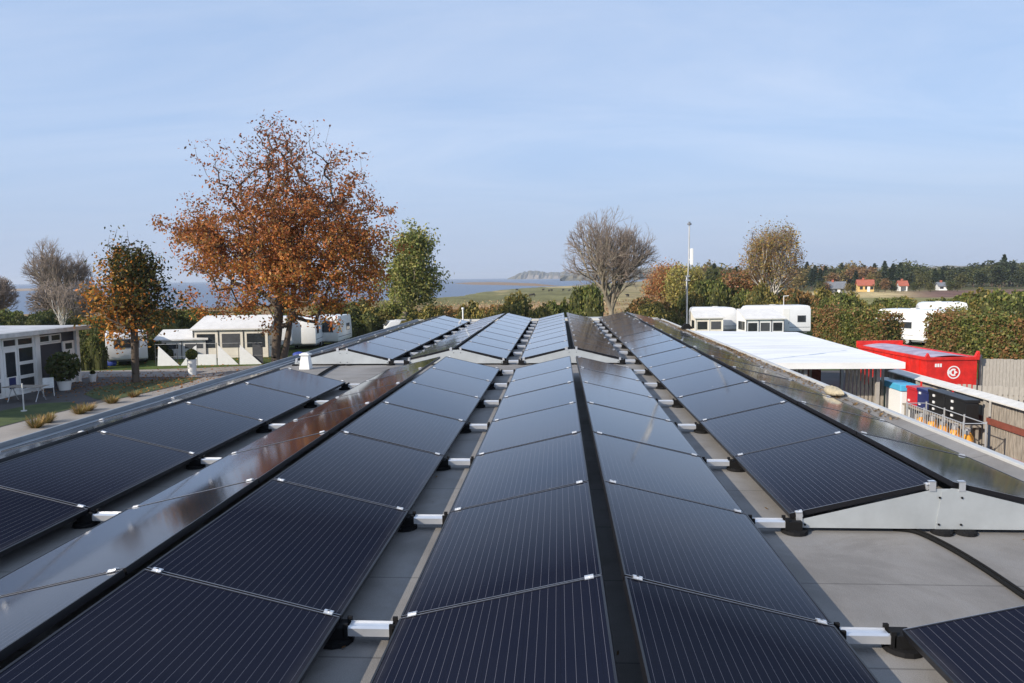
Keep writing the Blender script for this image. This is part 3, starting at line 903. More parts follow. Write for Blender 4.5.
# big maple in autumn colour
rs = np.random.RandomState(21)
def egg_targets(n, cx, cy, zc, rx, ry, rz_, rs_, shell=.55, zpow=1.0, lump_amp=.15):
    out_ = []
    while len(out_) < n:
        p = rs_.randn(3); p /= np.linalg.norm(p)
        rr = (shell + (1 - shell) * rs_.rand()) if rs_.rand() < .7 else rs_.rand() ** .5 * shell
        a = math.atan2(p[1], p[0])
        w = 1 + lump_amp * math.sin(3 * a + 5 * p[2] + 1) + lump_amp * .7 * math.sin(5 * a - 7 * p[2])
        q_ = np.array([cx + rx * p[0] * rr * w, cy + ry * p[1] * rr * w, zc + rz_ * p[2] * rr * w])
        out_.append(q_)
    return np.array(out_)
mp_loc = atz(276, 367, G0)
def maple_leaves(arr, tips, rs_):
    T = arr[tips]
    hz = T[:, 2]
    per = np.clip(68 - 6.6 * np.maximum(0, hz - 4.6), 6.5, 68)
    per = (per * (.35 + 1.3 * rs_.rand(len(T)))).astype(int)
    P_ = np.repeat(T, per, axis=0)
    P_ = P_ + rs_.randn(len(P_), 3) * np.array([.30, .30, .24])
    n_ = len(P_)
    h_ = np.clip((P_[:, 2] - 3) / 12, 0, 1)[:, None]
    low = pick([[.50, .17, .035], [.55, .25, .045], [.38, .11, .03], [.32, .22, .04], [.16, .15, .04]], n_, rs_, [.34, .26, .18, .14, .08])
    hi = pick([[.34, .12, .055], [.27, .11, .065], [.42, .13, .045], [.17, .09, .05]], n_, rs_)
    c_ = low * (1 - h_) + hi * h_
    return P_, c_, np.full(n_, .096)
pm = F / 46.0
T = np.concatenate([
    egg_targets(680, 1.0, 0, 7.2, 7.0, 6.4, 4.9, rs, .5),
    egg_targets(620, 1.2, 0, 10.9, 5.3, 4.8, 5.1, rs, .5),
    egg_targets(110, -4.6, 0, 8.6, 2.6, 2.6, 2.6, rs, .4),
    egg_targets(150, 5.3, 0, 8.2, 2.8, 2.9, 4.0, rs, .4),
    egg_targets(110, .8, 0, 14.3, 2.6, 2.6, 1.9, rs, .4)])
T = T[(T[:, 2] > 2.6) & (np.sin(T[:, 0] * 1.5 + T[:, 2] * .9) + np.sin(T[:, 2] * 1.7 - T[:, 0] * .8 + T[:, 1]) > -1.25)]
make_tree('maple_tree', mp_loc, 'tall spreading maple with rust orange autumn leaves behind the left walkway', 'tree', T,
          [(0, 0, -.1), (.02, 0, .6), (.1, 0, 1.6), (.2, .1, 2.6), (.35, .1, 4.0), (.5, 0, 6.0), (.6, .1, 8.0)], .30, m_bark, rs, .013, maple_leaves, group=None)
mt_ = [o for o in COL.objects if o.name.startswith('maple_tree')][0]
b = MB(); b.tube(spline([(.30, .1, 0), (.55, .1, .8), (.80, .2, 2.0), (1.1, .1, 3.4), (1.5, 0, 5.2), (1.8, 0, 7)], 4), [.29 - .012 * i for i in range(21)], 10)
b.build('trunk', m_bark, mt_, smooth=True)
# smaller green and orange tree by the house
rs = np.random.RandomState(7)
t2 = atz(136, 382.5, G0)
def two_leaves(arr, tips, rs_):
    T_ = arr[tips]
    per = (rs_.rand(len(T_)) * 54 * np.where(T_[:, 2] > 7.3, .12, 1)).astype(int)
    P_ = np.repeat(T_, per, axis=0) + rs_.randn(per.sum(), 3) * .26
    n_ = len(P_)
    g = pick([[.035, .045, .012], [.055, .06, .014], [.09, .075, .018]], n_, rs_)
    o_ = pick([[.55, .18, .03], [.38, .16, .03], [.56, .28, .05], [.20, .14, .03]], n_, rs_)
    s = 1 / (1 + np.exp(-( -P_[:, 0] * 1.3 - (P_[:, 2] - 5.1) * .9 + rs_.randn(n_) * 1.1)))[:, None]
    c_ = np.where(rs_.rand(n_, 1) < s, o_, g)
    return P_, c_, np.full(n_, .095)
T = np.concatenate([egg_targets(330, .0, 0, 4.6, 2.5, 2.3, 2.3, rs, .4), egg_targets(150, .5, 0, 6.2, 1.6, 1.5, 1.5, rs, .4), egg_targets(40, -.5, 0, 7.4, 1.7, 1.2, 1.3, rs, .3)])
T = T[T[:, 2] > 1.9]
make_tree('young_tree', t2, 'smaller tree with dark green and orange leaves beside the white house', 'tree', T,
          [(0, 0, -.1), (0, 0, .5), (.02, 0, 1.3), (.05, 0, 2.2), (.05, 0, 3.6), (.0, 0, 5.2)], .2, m_bark, rs, .012, two_leaves, step=.5)

# leaves dropped round the two trees
n = 2600
cs = [(t2.x, t2.y, 3.2), (mp_loc.x, mp_loc.y, 6.5)]
P = np.array([[cs[i % 2][0] + rs.randn() * cs[i % 2][2], cs[i % 2][1] + rs.randn() * cs[i % 2][2] * .8, G0 + .03] for i in range(n)])
P[:, 2] = [max(gz(a, b_), G0) + .03 for a, b_ in P[:, :2]]
tag(flakes('fallen_leaves', P, .07, pick([[.45, .18, .04], [.34, .15, .04], [.24, .12, .04]], n, rs), rs, True), 'orange fallen leaves strewn on grass and path under the two autumn trees', 'fallen leaves', kind='stuff')
# green willow right of the maple
rs = np.random.RandomState(9)
def wl(pal, per0, sz, spread):
    def f(arr, tips, rs_):
        T_ = arr[tips]
        per = (rs_.rand(len(T_)) * per0 * 2).astype(int)
        P_ = np.repeat(T_, per, axis=0) + rs_.randn(per.sum(), 3) * np.array(spread)
        return P_, pick(pal, len(P_), rs_), np.full(len(P_), sz)
    return f
y_ = 76.0; p_ = aty(400, 300, y_); 
willow = [[.19, .215, .055], [.26, .26, .075], [.12, .15, .04], [.34, .30, .10]]
T = np.concatenate([egg_targets(300, .9, 0, 6.0, 3.7, 3.6, 4.4, rs, .35), egg_targets(130, 1.6, 0, 9.3, 2.1, 2.1, 2.4, rs, .35)])
T = T[T[:, 2] > 1.6]
make_tree('willow_tree', (p_.x, y_, gz(p_.x, y_)), 'pale green rounded tree right of the orange maple', 'tree', T,
          [(0, 0, -.1), (.1, 0, .7), (.3, 0, 1.6), (.6, 0, 3.0), (.8, 0, 5)], .3, m_greybark, rs, .016, wl(willow, 42, .15, [.42, .42, .4]))

# bare trees
def fan_tree(rs_, Ht, W_, zbase, levels=8, spread=.42, kids=(2, 3), lean=0.0, up=.10):
    pts = [np.array([0, 0, -.1])]; par = [-1]
    def seg(i0, d, ln, lv):
        n_ = 3 if lv < 3 else 2
        p = pts[i0]; j = i0
        mids = []
        for q_ in range(n_):
            d = d + rs_.randn(3) * .045 + np.array([lean * .03, 0, up * .35 if lv > 0 else .1]); d /= np.linalg.norm(d)
            p = p + d * ln / n_; pts.append(p); par.append(j); j = len(pts) - 1; mids.append((j, d))
        if lv >= levels: return
        nk = rs_.randint(kids[0], kids[1] + 1)
        if lv == 0: nk = 5
        a0 = rs_.rand() * 6.28
        for q_ in range(nk):
            a = a0 + 6.28 * q_ / nk + rs_.randn() * .35
            u = np.cross(d, [0.3, .2, 1.0] if abs(d[2]) < .95 else [1, .2, 0]); u /= np.linalg.norm(u); w = np.cross(d, u)
            sp_ = spread * (.55 + .8 * rs_.rand()) * (1.15 if lv == 0 else 1)
            dn = d * math.cos(sp_) + (u * math.cos(a) + w * math.sin(a)) * math.sin(sp_)
            seg(j, dn, ln * rs_.uniform(.66, .92), lv + 1)
        for (jm, dm) in mids[:-1]:
            if lv >= 1 and rs_.rand() < .75:
                a = rs_.rand() * 6.28; u = np.cross(dm, [.3, .2, 1.0]); u /= np.linalg.norm(u) + 1e-6; w = np.cross(dm, u)
                sp_ = spread * 1.3; dn = dm * math.cos(sp_) + (u * math.cos(a) + w * math.sin(a)) * math.sin(sp_)
                seg(jm, dn, ln * .6, lv + 2 if lv + 2 <= levels else levels)
    seg(0, np.array([0.02, 0, 1.0]), 1.0, 0)
    P_ = np.array(pts); par = np.array(par)
    zt = np.percentile(P_[:, 2], 99.7); up_ = P_[:, 2] > .45 * zt
    for ax in (0, 1): P_[:, ax] -= P_[up_, ax].mean() * np.clip(P_[:, 2] / (.7 * zt), 0, 1) ** 1.5
    xt = np.percentile(np.abs(P_[:, 0]), 98.0); yt = np.percentile(np.abs(P_[:, 1]), 98.5)
    P_ = P_ * np.array([1.3 * W_ / xt, 1.3 * W_ / yt, Ht / zt])
    ze = np.clip((P_[:, 2] - .57 * Ht) / (.47 * Ht), -1, .985)
    Re = W_ * np.sqrt(1 - ze ** 2) * 1.05 + .04 * Ht
    rho = np.sqrt(P_[:, 0] ** 2 + P_[:, 1] ** 2) + 1e-6
    ok = (rho * 1.0 < Re * (.93 + .14 * rs_.rand(len(P_)))) | (P_[:, 2] < .2 * Ht)
    new = np.full(len(P_), -1); keep = []
    for i_ in range(len(P_)):
        if i_ == 0 or (ok[i_] and new[par[i_]] >= 0): new[i_] = len(keep); keep.append(i_)
    par = np.array([-1] + [new[par[i_]] for i_ in keep[1:]]); P_ = P_[keep]
    cnt = np.zeros(len(P_)); leaf = np.ones(len(P_), bool); leaf[par[1:]] = False
    cnt[leaf] = 1
    for i_ in range(len(P_) - 1, 0, -1): cnt[par[i_]] += cnt[i_]
    return P_, par, np.maximum(cnt, 1), np.where(leaf)[0]
def bare(name, px, Yd, top_y, label, seed, w, levels=8, bark=m_greybark, tr=.35, tip=.014, leafy=None, group=None, spread=.42, kids=(2, 3), lean=0.0, up=.10):
    rs_ = np.random.RandomState(seed)
    b0 = aty(px, 300, Yd); z0 = gz(b0.x, Yd)
    Ht = aty(px, top_y, Yd).z - z0
    arr, par, cnt, tips = fan_tree(rs_, Ht, w, 0, levels, spread, kids, lean, up)
    root = thing(name, (b0.x, Yd, z0), label, 'tree' if 'tree' in name else 'bush', 0, group)
    r_ = tip * cnt ** .42
    r_ = r_ * (1 + (tr / r_.max() - 1) * (cnt / cnt.max()) ** .5)
    e = np.arange(1, len(arr)); thick = r_[e] > tip * 2.6
    vv = []; ff = []; mi = []; off = 0
    for sel, kk, m_i in ((thick, 6, 0), (~thick, 3, 1)):
        ee = e[sel]
        if len(ee) == 0: continue
        v, f = cones(arr[par[ee]], arr[ee], np.minimum(r_[par[ee]], r_[ee] * 1.6), r_[ee], kk)
        vv.append(v); ff.append(f + off); mi.append(np.full(len(f) // 4, m_i, np.int32)); off += len(v)
    tk = np_mesh('trunk', np.concatenate(vv), np.concatenate(ff), 4, [bark, m_twig], root, smooth=True)
    tk.data.polygons.foreach_set('material_index', np.concatenate(mi))
    if leafy:
        P_, c_, s_ = leafy(arr, tips, rs_); flakes('crown', P_, s_, c_, rs_, parent=root)
    return root
bare('bare_tree', 611, 72, 211, 'large leafless tree with fine grey twigs beyond the far array', 31, 4.1, 8, tr=.26, tip=.010, spread=.46)
bare('bare_tree', 60, 98, 240, 'leafless rounded tree behind the white house roof', 32, 3.8, 8, tr=.22, tip=.013, spread=.40)
bare('bare_bush', 68, 82, 279, 'low twiggy brown bush under the leafless tree at left', 33, 3.8, 8, bark=m_twig, tr=.12, tip=.018, spread=.6)
bare('bare_tree', -12, 96, 274, 'leafless dark tree cut by the left edge of the photo', 34, 3.2, 8, bark=m_twig, tr=.2, tip=.016, spread=.45)
bare('birch_tree', 62, 64, 282, 'slender white-stemmed birch behind the white house roof', 35, 1.3, 5, bark=m_birch, tr=.09, tip=.010, spread=.5)
birchpal = [[.36, .20, .06], [.28, .19, .06], [.44, .32, .10], [.20, .19, .06], [.22, .11, .05]]
def hang(pal, per0, sz, spread_):
    def f(arr, tips, rs_):
        T_ = arr[tips]; per = (rs_.rand(len(T_)) * per0 * 2).astype(int)
        P_ = np.repeat(T_, per, axis=0) + rs_.randn(per.sum(), 3) * np.array(spread_) - np.array([0, 0, .25])
        P_ = P_[P_[:, 2] > .1]
        return P_, pick(pal, len(P_), rs_), np.full(len(P_), sz)
    return f
bare('birch_tree', 771, 84, 223, 'tall thin birch with sparse brown leaves behind the right caravans', 36, 3.0, 7, bark=m_birch, tr=.14, tip=.010, leafy=hang(birchpal, 4.2, .10, [.16, .16, .5]), spread=.30, lean=.3, up=.35)
redpal = [[.42, .16, .07], [.48, .25, .10], [.30, .13, .06], [.36, .26, .10]]
bare('birch_tree', 667, 98, 263, 'small birch with salmon red leaves left of the mast', 37, 2.6, 6, bark=m_birch, tr=.12, tip=.012, leafy=hang(redpal, 12, .13, [.35, .35, .5]))
yel = [[.36, .32, .10], [.42, .34, .10], [.20, .20, .06]]
bare('birch_tree', 684, 90, 268, 'yellow green birch right beside the mast', 38, 2.0, 6, bark=m_birch, tr=.10, tip=.012, leafy=hang(yel, 10, .13, [.3, .3, .5]))
brn = [[.30, .13, .06], [.22, .12, .05], [.16, .13, .05]]
bare('bare_bush', 745, 88, 268, 'rusty red leafed bush left of the tall birch', 39, 2.8, 6, bark=m_twig, tr=.10, tip=.014, leafy=hang(brn, 11, .14, [.4, .4, .4]))

# bushes: leaf shells round an uneven core, a few kinds that are copied
def bush_parts(rs_, n_leaf, pal, blobs, sz, core_col):
    Ps = []
    for (c, r) in blobs:
        m = int(n_leaf / len(blobs))
        d = rs_.randn(m, 3); d /= np.linalg.norm(d, axis=1)[:, None]
        d[:, 2] = np.abs(d[:, 2]) * np.where(rs_.rand(m) < .8, 1, -.5)
        rr = .82 + .22 * rs_.rand(m) + .12 * np.sin(d[:, 0] * 7 + d[:, 2] * 5 + c[0] * 3)
        Ps.append(np.array(c) + d * rr[:, None] * np.array(r))
    P_ = np.concatenate(Ps); P_ = P_[P_[:, 2] > 0]
    tone = (.7 + .5 * (np.sin(P_[:, 0] * 2.1 + P_[:, 2] * 1.7) * .5 + .5))[:, None]
    return P_, pick(pal, len(P_), rs_) * tone, np.full(len(P_), sz)
m_core = node_mat('opaque foliage filler', (0.06, 0.065, 0.026), 1.0, 0, 0.4, 2, 0.3, spec=.1)  # for the solid core added inside the leaves to block light
def core_mesh(blobs, parent, mat=m_core):
    mb = MB()
    for (c, r) in blobs:
        k, n_ = 12, 7; vs = []; fs = []
        for i in range(n_ + 1):
            th = math.pi * .5 * i / n_
            for j in range(k):
                ph = 2 * math.pi * j / k
                w = .80 * (1 + .1 * math.sin(3 * ph + i))
                vs.append((c[0] + r[0] * w * math.sin(th) * math.cos(ph), c[1] + r[1] * w * math.sin(th) * math.sin(ph), max(0, c[2]) + r[2] * w * math.cos(th)))
        for j in range(k): vs.append((c[0] + r[0] * .6 * math.cos(2 * math.pi * j / k), c[1] + r[1] * .6 * math.sin(2 * math.pi * j / k), 0))
        for i in range(n_ + 1):
            for j in range(k): fs.append((i * k + j, i * k + (j + 1) % k, (i + 1) * k + (j + 1) % k, (i + 1) * k + j))
        mb.add(vs, fs)
    return mb.build('opaque_core', mat, parent)
def make_bush(seed, pal, n_leaf=5400, sz=.080):
    rs_ = np.random.RandomState(seed)
    blobs = []
    for _ in range(18):
        bx = rs_.uniform(-1.4, 1.4); mz = 1.35 * (1 - .45 * (bx / 1.4) ** 2)
        blobs.append(((bx, rs_.uniform(-.7, .7), rs_.uniform(.3, 1) * mz), (rs_.uniform(.45, .7), rs_.uniform(.45, .7), rs_.uniform(.4, .65))))
    root = thing('bush', (0, 0, -80), 'x', 'bush')
    core_mesh(blobs, root)
    P_, c_, s_ = bush_parts(rs_, n_leaf, pal, blobs, sz, None)
    flakes('foliage', P_, s_, c_, rs_, parent=root)
    root['zm'] = float(np.percentile(P_[:, 2], 97))
    return root
PALS = dict(green=[[.11, .14, .035], [.16, .175, .045], [.08, .10, .027], [.23, .21, .06]],
            olive=[[.21, .19, .05], [.27, .22, .06], [.14, .14, .04], [.32, .24, .07]],
            rust=[[.29, .16, .06], [.20, .12, .045], [.15, .13, .045], [.36, .21, .08]],
            dark=[[.05, .07, .02], [.075, .095, .028], [.10, .10, .03]])
protos = {k: [make_bush(100 + i * 10 + j, PALS[k]) for j in range(2)] for i, k in enumerate(PALS)}
used = set()
rb = random.Random(3)
BL = dict(green=('leafy green bush', ), olive=('yellow olive bush', ), rust=('rusty brown bush',), dark=('dark green bush',))
def put_bush(px, Yd, wpx, top_y, kind, where, grp):
    p0 = aty(px, 300, Yd); z0 = gz(p0.x, Yd)
    ht = aty(px, top_y, Yd).z - z0
    w = wpx / F * Yd
    j = rb.randrange(2)
    src = protos[kind][j]
    o = copy_tree(src)
    o.location = (p0.x, Yd, z0 - .05)
    o.rotation_euler = (0, 0, rb.choice([0, math.pi]) + rb.uniform(-.5, .5))
    o.scale = (w / 4.0, w / 4.0 if w / 4.0 < 2 else 2, max(.3, ht) / o['zm'])
    del o['zm']
    o['label'] = f'{BL[kind][0]} {where}'
    o['group'] = grp
    return o
# centre, beyond the far array
for px, Yd, w, ty, kd in ((506, 62, 60, 303, 'olive'), (530, 60, 72, 300, 'olive'), (550, 66, 50, 305, 'green'), (478, 66, 60, 308, 'olive'), (449, 72, 66, 309, 'rust'), (424, 66, 60, 311, 'olive'), (562, 74, 50, 308, 'rust'), (497, 78, 60, 307, 'rust')):
    put_bush(px, Yd, w, ty, kd, 'in the scrub just beyond the far end of the roof', 'bushes beyond the far end of the roof')
put_bush(583, 66, 52, 290, 'green', 'with a domed top left of the leafless tree', 'bushes beyond the far end of the roof')
for px, Yd, w, ty, kd in ((638, 74, 60, 307, 'olive'), (652, 82, 66, 301, 'rust'), (666, 78, 44, 306, 'olive'), (688, 84, 50, 298, 'olive'), (706, 84, 56, 284, 'green'), (728, 86, 56, 290, 'dark'), (716, 100, 60, 282, 'olive'), (750, 82, 50, 294, 'green'), (772, 80, 60, 290, 'olive'), (796, 80, 54, 292, 'rust'), (812, 82, 56, 294, 'olive'), (760, 96, 60, 280, 'green')):
    put_bush(px, Yd, w, ty, kd, 'in the belt behind the mast and the right caravans', 'bushes behind the right caravans')
for px, Yd, w, ty, kd in ((838, 74, 60, 296, 'green'), (862, 76, 60, 298, 'olive'), (888, 78, 60, 300, 'green'), (915, 80, 60, 301, 'olive'), (940, 74, 60, 301, 'green'), (962, 72, 66, 297, 'green'), (990, 70, 66, 296, 'olive'), (1015, 68, 70, 294, 'green'), (1045, 68, 70, 294, 'olive')):
    put_bush(px, Yd, w, ty, kd, 'in the loose belt behind the clipped hedges at right', 'bushes behind the clipped hedges')
# left: belt behind house and caravans
for px, Yd, w, ty, kd in ((-30, 66, 70, 312, 'dark'), (8, 68, 62, 313, 'green'), (36, 66, 60, 314, 'dark'), (66, 68, 56, 313, 'olive'), (92, 62, 60, 320, 'green'), (118, 64, 70, 314, 'dark'), (150, 62, 76, 312, 'dark'), (185, 64, 70, 312, 'green'), (215, 66, 70, 314, 'dark'), (250, 68, 66, 314, 'green'), (282, 70, 64, 312, 'green'), (312, 72, 70, 309, 'olive'), (342, 74, 74, 306, 'green'), (366, 78, 70, 305, 'olive'), (388, 80, 60, 306, 'green'), (410, 84, 60, 306, 'olive')):
    put_bush(px, Yd, w, ty, kd, 'in the belt behind the left caravans and awning', 'bushes behind the left caravans')
for px, Yd, w, ty, kd in ((90, 46, 34, 338, 'green'), (97, 52, 46, 328, 'dark'), (152, 52, 44, 340, 'dark')):
    put_bush(px, Yd, w, ty, kd, 'crowding the small caravan beside the house', 'bushes round the small caravan')
for k in protos:
    for j in range(2):
        if True:
            for ch in list(protos[k][j].children): bpy.data.objects.remove(ch)
            bpy.data.objects.remove(protos[k][j])

# reeds and sedge on the marsh beyond the camp
rs = np.random.RandomState(88)
n = 26000
yv = 82 * np.exp(rs.rand(n) * math.log(235 / 82.0)); xv = (rs.rand(n) * 1.0 - .62) * yv
cl_ = fbm(xv, yv, 0.16, 21) + .35 * rs.randn(n)
k_ = (cl_ > -.15) & (inpoly(xv, yv, land_poly)) & (xv < .16 * yv); xv = xv[k_]; yv = yv[k_]
P = np.stack([xv, yv, land_z(xv, yv) + .10 + .25 * rs.rand(len(xv))], 1)
cc = pick([[.42, .30, .16], [.34, .22, .12], [.48, .38, .20], [.22, .20, .08], [.28, .15, .09]], len(P), rs)
tag(flakes('reeds', P, .24, cc, rs, parent=None, aspect=1.2), 'tawny reeds and sedge covering the marsh between the camp and the bay', 'reeds', kind='stuff')
# clipped hedges
def hedge(p0, p1, ht, wd, pal, label, seed, n_leaf, sz=.085):
    rs_ = np.random.RandomState(seed)
    p0 = Vector(p0); p1 = Vector(p1); d = p1 - p0; Ln = d.length
    root = thing('hedge', (p0.x, p0.y, gz(p0.x, p0.y) - .1), label, 'hedge', math.atan2(d.y, d.x))
    mb = MB(); nx = int(Ln / .5) + 2; prof = []
    vs = []; fs = []
    sec = [(-wd / 2, 0), (-wd / 2, ht * .5), (-wd / 2 * .9, ht * .88), (-wd * .25, ht), (wd * .25, ht), (wd / 2 * .9, ht * .88), (wd / 2, ht * .5), (wd / 2, 0)]
    for i in range(nx):
        x = Ln * i / (nx - 1)
        for (a, b_) in sec:
            s = .9 * (1 + .05 * rs_.randn())
            vs.append((x, a * s, b_ * s))
    m = len(sec)
    for i in range(nx - 1):
        for j in range(m - 1): fs.append((i * m + j, (i + 1) * m + j, (i + 1) * m + j + 1, i * m + j + 1))
    fs.append(list(range(m))); fs.append([(nx - 1) * m + j for j in range(m)])
    mb.add(vs, fs); mb.build('opaque_core', m_core, root)  # the same opaque filler, added as a solid body inside the hedge leaves
    # leaves on both faces, the top and the ends
    u = rs_.rand(n_leaf) * (Ln + .3) - .15
    w = rs_.rand(n_leaf)
    per = ht + wd + ht; s = w * per
    y = np.where(s < ht, -wd / 2, np.where(s < ht + wd, s - ht - wd / 2, wd / 2))
    z = np.where(s < ht, s, np.where(s < ht + wd, ht, per - s))
    e = rs_.rand(n_leaf) < .12
    u = np.where(e, np.where(rs_.rand(n_leaf) < .5, 0, Ln), u); y = np.where(e, (rs_.rand(n_leaf) - .5) * wd, y); z = np.where(e, rs_.rand(n_leaf) * ht, z)
    P_ = np.stack([u, y, z], 1) + rs_.randn(n_leaf, 3) * .06
    P_[:, 2] += .09 * np.sin(u * 1.9) + .06 * np.sin(u * 5.1 + 1) + np.where(z > ht * .98, np.abs(rs_.randn(n_leaf)) * .10, 0)
    keep = (np.sin(P_[:, 0] * 2.7 + P_[:, 2] * 3.1) * np.sin(P_[:, 2] * 4.3 - P_[:, 0] * 1.9) + .9 + .35 * rs_.randn(n_leaf) > 0) & (P_[:, 2] > 0)
    P_ = P_[keep]; u = u[keep]; z = z[keep]; n_leaf = len(P_)
    P_[:, 2] += np.where(z > ht * .98, (rs_.rand(n_leaf) < .12) * np.abs(rs_.randn(n_leaf)) * .28, 0)
    z_ = P_[:, 2]; cl = np.sin(u * .9 + 1.3) + .7 * np.sin(u * 2.3 + z_ * 1.5)
    a_ = pick(pal[0], n_leaf, rs_); b_ = pick(pal[1], n_leaf, rs_)
    pr = 1 / (1 + np.exp(-2.2 * (cl + .4 * rs_.randn(n_leaf))))[:, None]
    c_ = np.where(rs_.rand(n_leaf, 1) < pr, a_, b_)
    flakes('foliage', P_, np.full(n_leaf, sz), c_, rs_, parent=root)
    return root
hg = PALS['green']; hr = [[.28, .14, .06], [.22, .13, .055], [.19, .15, .055]]; ho = PALS['olive']
def at_ground(px, Yd):
    p = aty(px, 300, Yd); return (p.x, Yd)
a0 = at_ground(824, 54); a1 = at_ground(893, 48)
hedge(a0, a1, 3.0, 1.6, (hr, hg), 'clipped brown and green hedge left of the white caravan at right', 41, 12000)
a0 = at_ground(939, 47); a1 = at_ground(1090, 38)
hedge(a0, a1, 3.0, 1.7, (hr, hg), 'long clipped hedge with reddish patches behind the red container', 42, 20000)
a0 = at_ground(946, 50); a1 = at_ground(962, 60)
hedge(a0, a1, 2.7, 1.4, (ho, hg), 'hedge end running back beside the white caravan at right', 43, 7000)

# ornamental grasses beside the footpath
rs = np.random.RandomState(51)
for i, (px, py, s) in enumerate(((36, 428, 1.0), (47, 423, .9), (80, 414, .9), (88, 411, .8), (112, 403.5, .8), (134, 397, .7))):
    p0 = atz(px, py, G0)
    n = 260; a = rs.rand(n) * 6.28; ln = (.2 + .42 * rs.rand(n)) * s; le = .45 + .5 * rs.rand(n)
    B0 = np.stack([np.cos(a) * .1, np.sin(a) * .1, np.zeros(n)], 1); T0 = B0 + np.stack([np.cos(a) * ln * le, np.sin(a) * ln * le, ln * np.sqrt(1 - le ** 2)], 1)
    sd = np.stack([-np.sin(a), np.cos(a), np.zeros(n)], 1) * .018
    v = np.stack([B0 - sd, B0 + sd, T0 + sd * .3, T0 - sd * .3], 1).reshape(-1, 3)
    o = np_mesh('ornamental_grass', v, np.arange(4 * n), 4, m_leaf, None, np.repeat(pick([[.36, .22, .09], [.28, .20, .07], [.16, .14, .045]], n, rs), 4, axis=0))
    o.location = p0
    tag(o, 'tuft of straw yellow ornamental grass beside the left footpath', 'ornamental grass', 'straw yellow grass tufts beside the footpath')

# far wood beyond the fields at right: individual crowns, a few kinds copied
def far_tree(seed, kind, pal):
    rs_ = np.random.RandomState(seed)
    root = thing('pine_tree' if kind == 'pine' else 'broadleaf_tree', (0, 0, -90), 'x', 'tree')
    if kind == 'pine':
        n_ = 900; h_ = 3 + 9 * rs_.rand(n_) ** .8
        r_ = (12.5 - h_) * .30 * (0.5 + .5 * np.abs(np.sin(h_ * 2.2))) * np.sqrt(rs_.rand(n_))
        a_ = rs_.rand(n_) * 6.28
        P_ = np.stack([np.cos(a_) * r_, np.sin(a_) * r_, h_], 1)
    else:
        T_ = egg_targets(900, 0, 0, 6.4, 3.3, 3.3, 4.6, rs_, .5, lump_amp=.22); P_ = T_
        n_ = len(P_)
    tone = (.65 + .5 * rs_.rand(len(P_), 1))
    flakes('crown', P_, np.full(len(P_), .5), pick(pal, len(P_), rs_) * tone, rs_, parent=root)
    mb = MB(); mb.tube([(0, 0, -.3), (.05, 0, 5), (0, 0, 8)], [.28, .2, .1], 6); mb.build('trunk', m_bark, root)
    return root
FT = [far_tree(1, 'pine', [[.035, .055, .026], [.045, .065, .03]]), far_tree(2, 'b', [[.045, .062, .03], [.065, .075, .033]]),
      far_tree(3, 'b', [[.075, .095, .03], [.11, .115, .04]]), far_tree(4, 'b', [[.23, .17, .06], [.18, .15, .05]]), far_tree(5, 'b', [[.26, .15, .065], [.20, .12, .06]]), far_tree(6, 'b', [[.13, .125, .045], [.10, .105, .04]])]
FL = ['dark pine in the far wood on the right horizon', 'dark green pine in the far wood on the right horizon', 'green broadleaf tree in the far wood on the right horizon', 'yellow brown tree in the far wood on the right horizon', 'rust coloured tree in the far wood on the right horizon', 'olive broadleaf tree in the far wood on the right horizon']
FL[1] = 'dark round-headed tree in the far wood on the right horizon'
fu = set(); rf = random.Random(12)
prof_x = [560, 640, 690, 716, 735, 760, 800, 830, 870, 895, 930, 960, 990, 1003, 1024, 1100]
prof_y = [273, 272, 268, 263, 268, 266, 265, 266, 264, 262, 267, 264, 262, 259, 263, 262]
n_far = 0
for row in range(4):
    px = 690 + row * 3
    while px < 1080:
        Yd = 300 + row * 28 + rf.uniform(-8, 14)
        topy = np.interp(px, prof_x, prof_y) + (2 - row) * 2.6 + rf.uniform(-1.6, 2.4)
        p0 = aty(px, 290, Yd); z0 = gz(p0.x, Yd)
        ht = aty(px, topy, Yd).z - z0
        if px > 950: ki = rf.choice([0, 1, 1, 1, 2, 5])
        elif px > 905: ki = rf.choice([0, 1, 2, 2, 5])
        elif px > 880: ki = rf.choice([0, 2, 0, 5])
        else: ki = rf.choice([3, 4, 5, 2, 4, 3, 0])
        if ki not in fu: o = FT[ki]; fu.add(ki)
        else: o = copy_tree(FT[ki])
        o.location = (p0.x, Yd, z0)
        s = ht / 12.0 * rf.uniform(.9, 1.05)
        o.scale = (s * rf.uniform(1.2, 1.8), s * 1.3, s)
        o.rotation_euler = (0, 0, rf.uniform(0, 6))
        o['label'] = FL[ki]; o['group'] = ['pines of the far wood', 'dark round trees of the far wood', 'green trees of the far wood', 'yellow brown trees of the far wood', 'rust trees of the far wood', 'olive trees of the far wood'][ki]
        n_far += 1
        px += rf.uniform(6.5, 11) if row else rf.uniform(12, 26)
# spruce that stands clear of the wood, and the dark clump behind the mast
def single_far(ki, px, Yd, topy, wf, label):
    o = copy_tree(FT[ki]); p0 = aty(px, 290, Yd); z0 = gz(p0.x, Yd); ht = aty(px, topy, Yd).z - z0
    o.location = (p0.x, Yd, z0); s = ht / 12; o.scale = (s * wf, s * wf, s); o['label'] = label
    if 'group' in o: del o['group']
single_far(0, 1003, 330, 255, 1.1, 'tallest dark spruce standing above the far wood at right')
single_far(2, 716, 180, 263, 1.3, 'dark rounded tree on the skyline just right of the mast')
single_far(0, 736, 200, 267, .9, 'small dark conifer on the skyline between mast and tall birch')
single_far(5, 919, 262, 272, .8, 'pointed yellow green tree right of the second red roof')

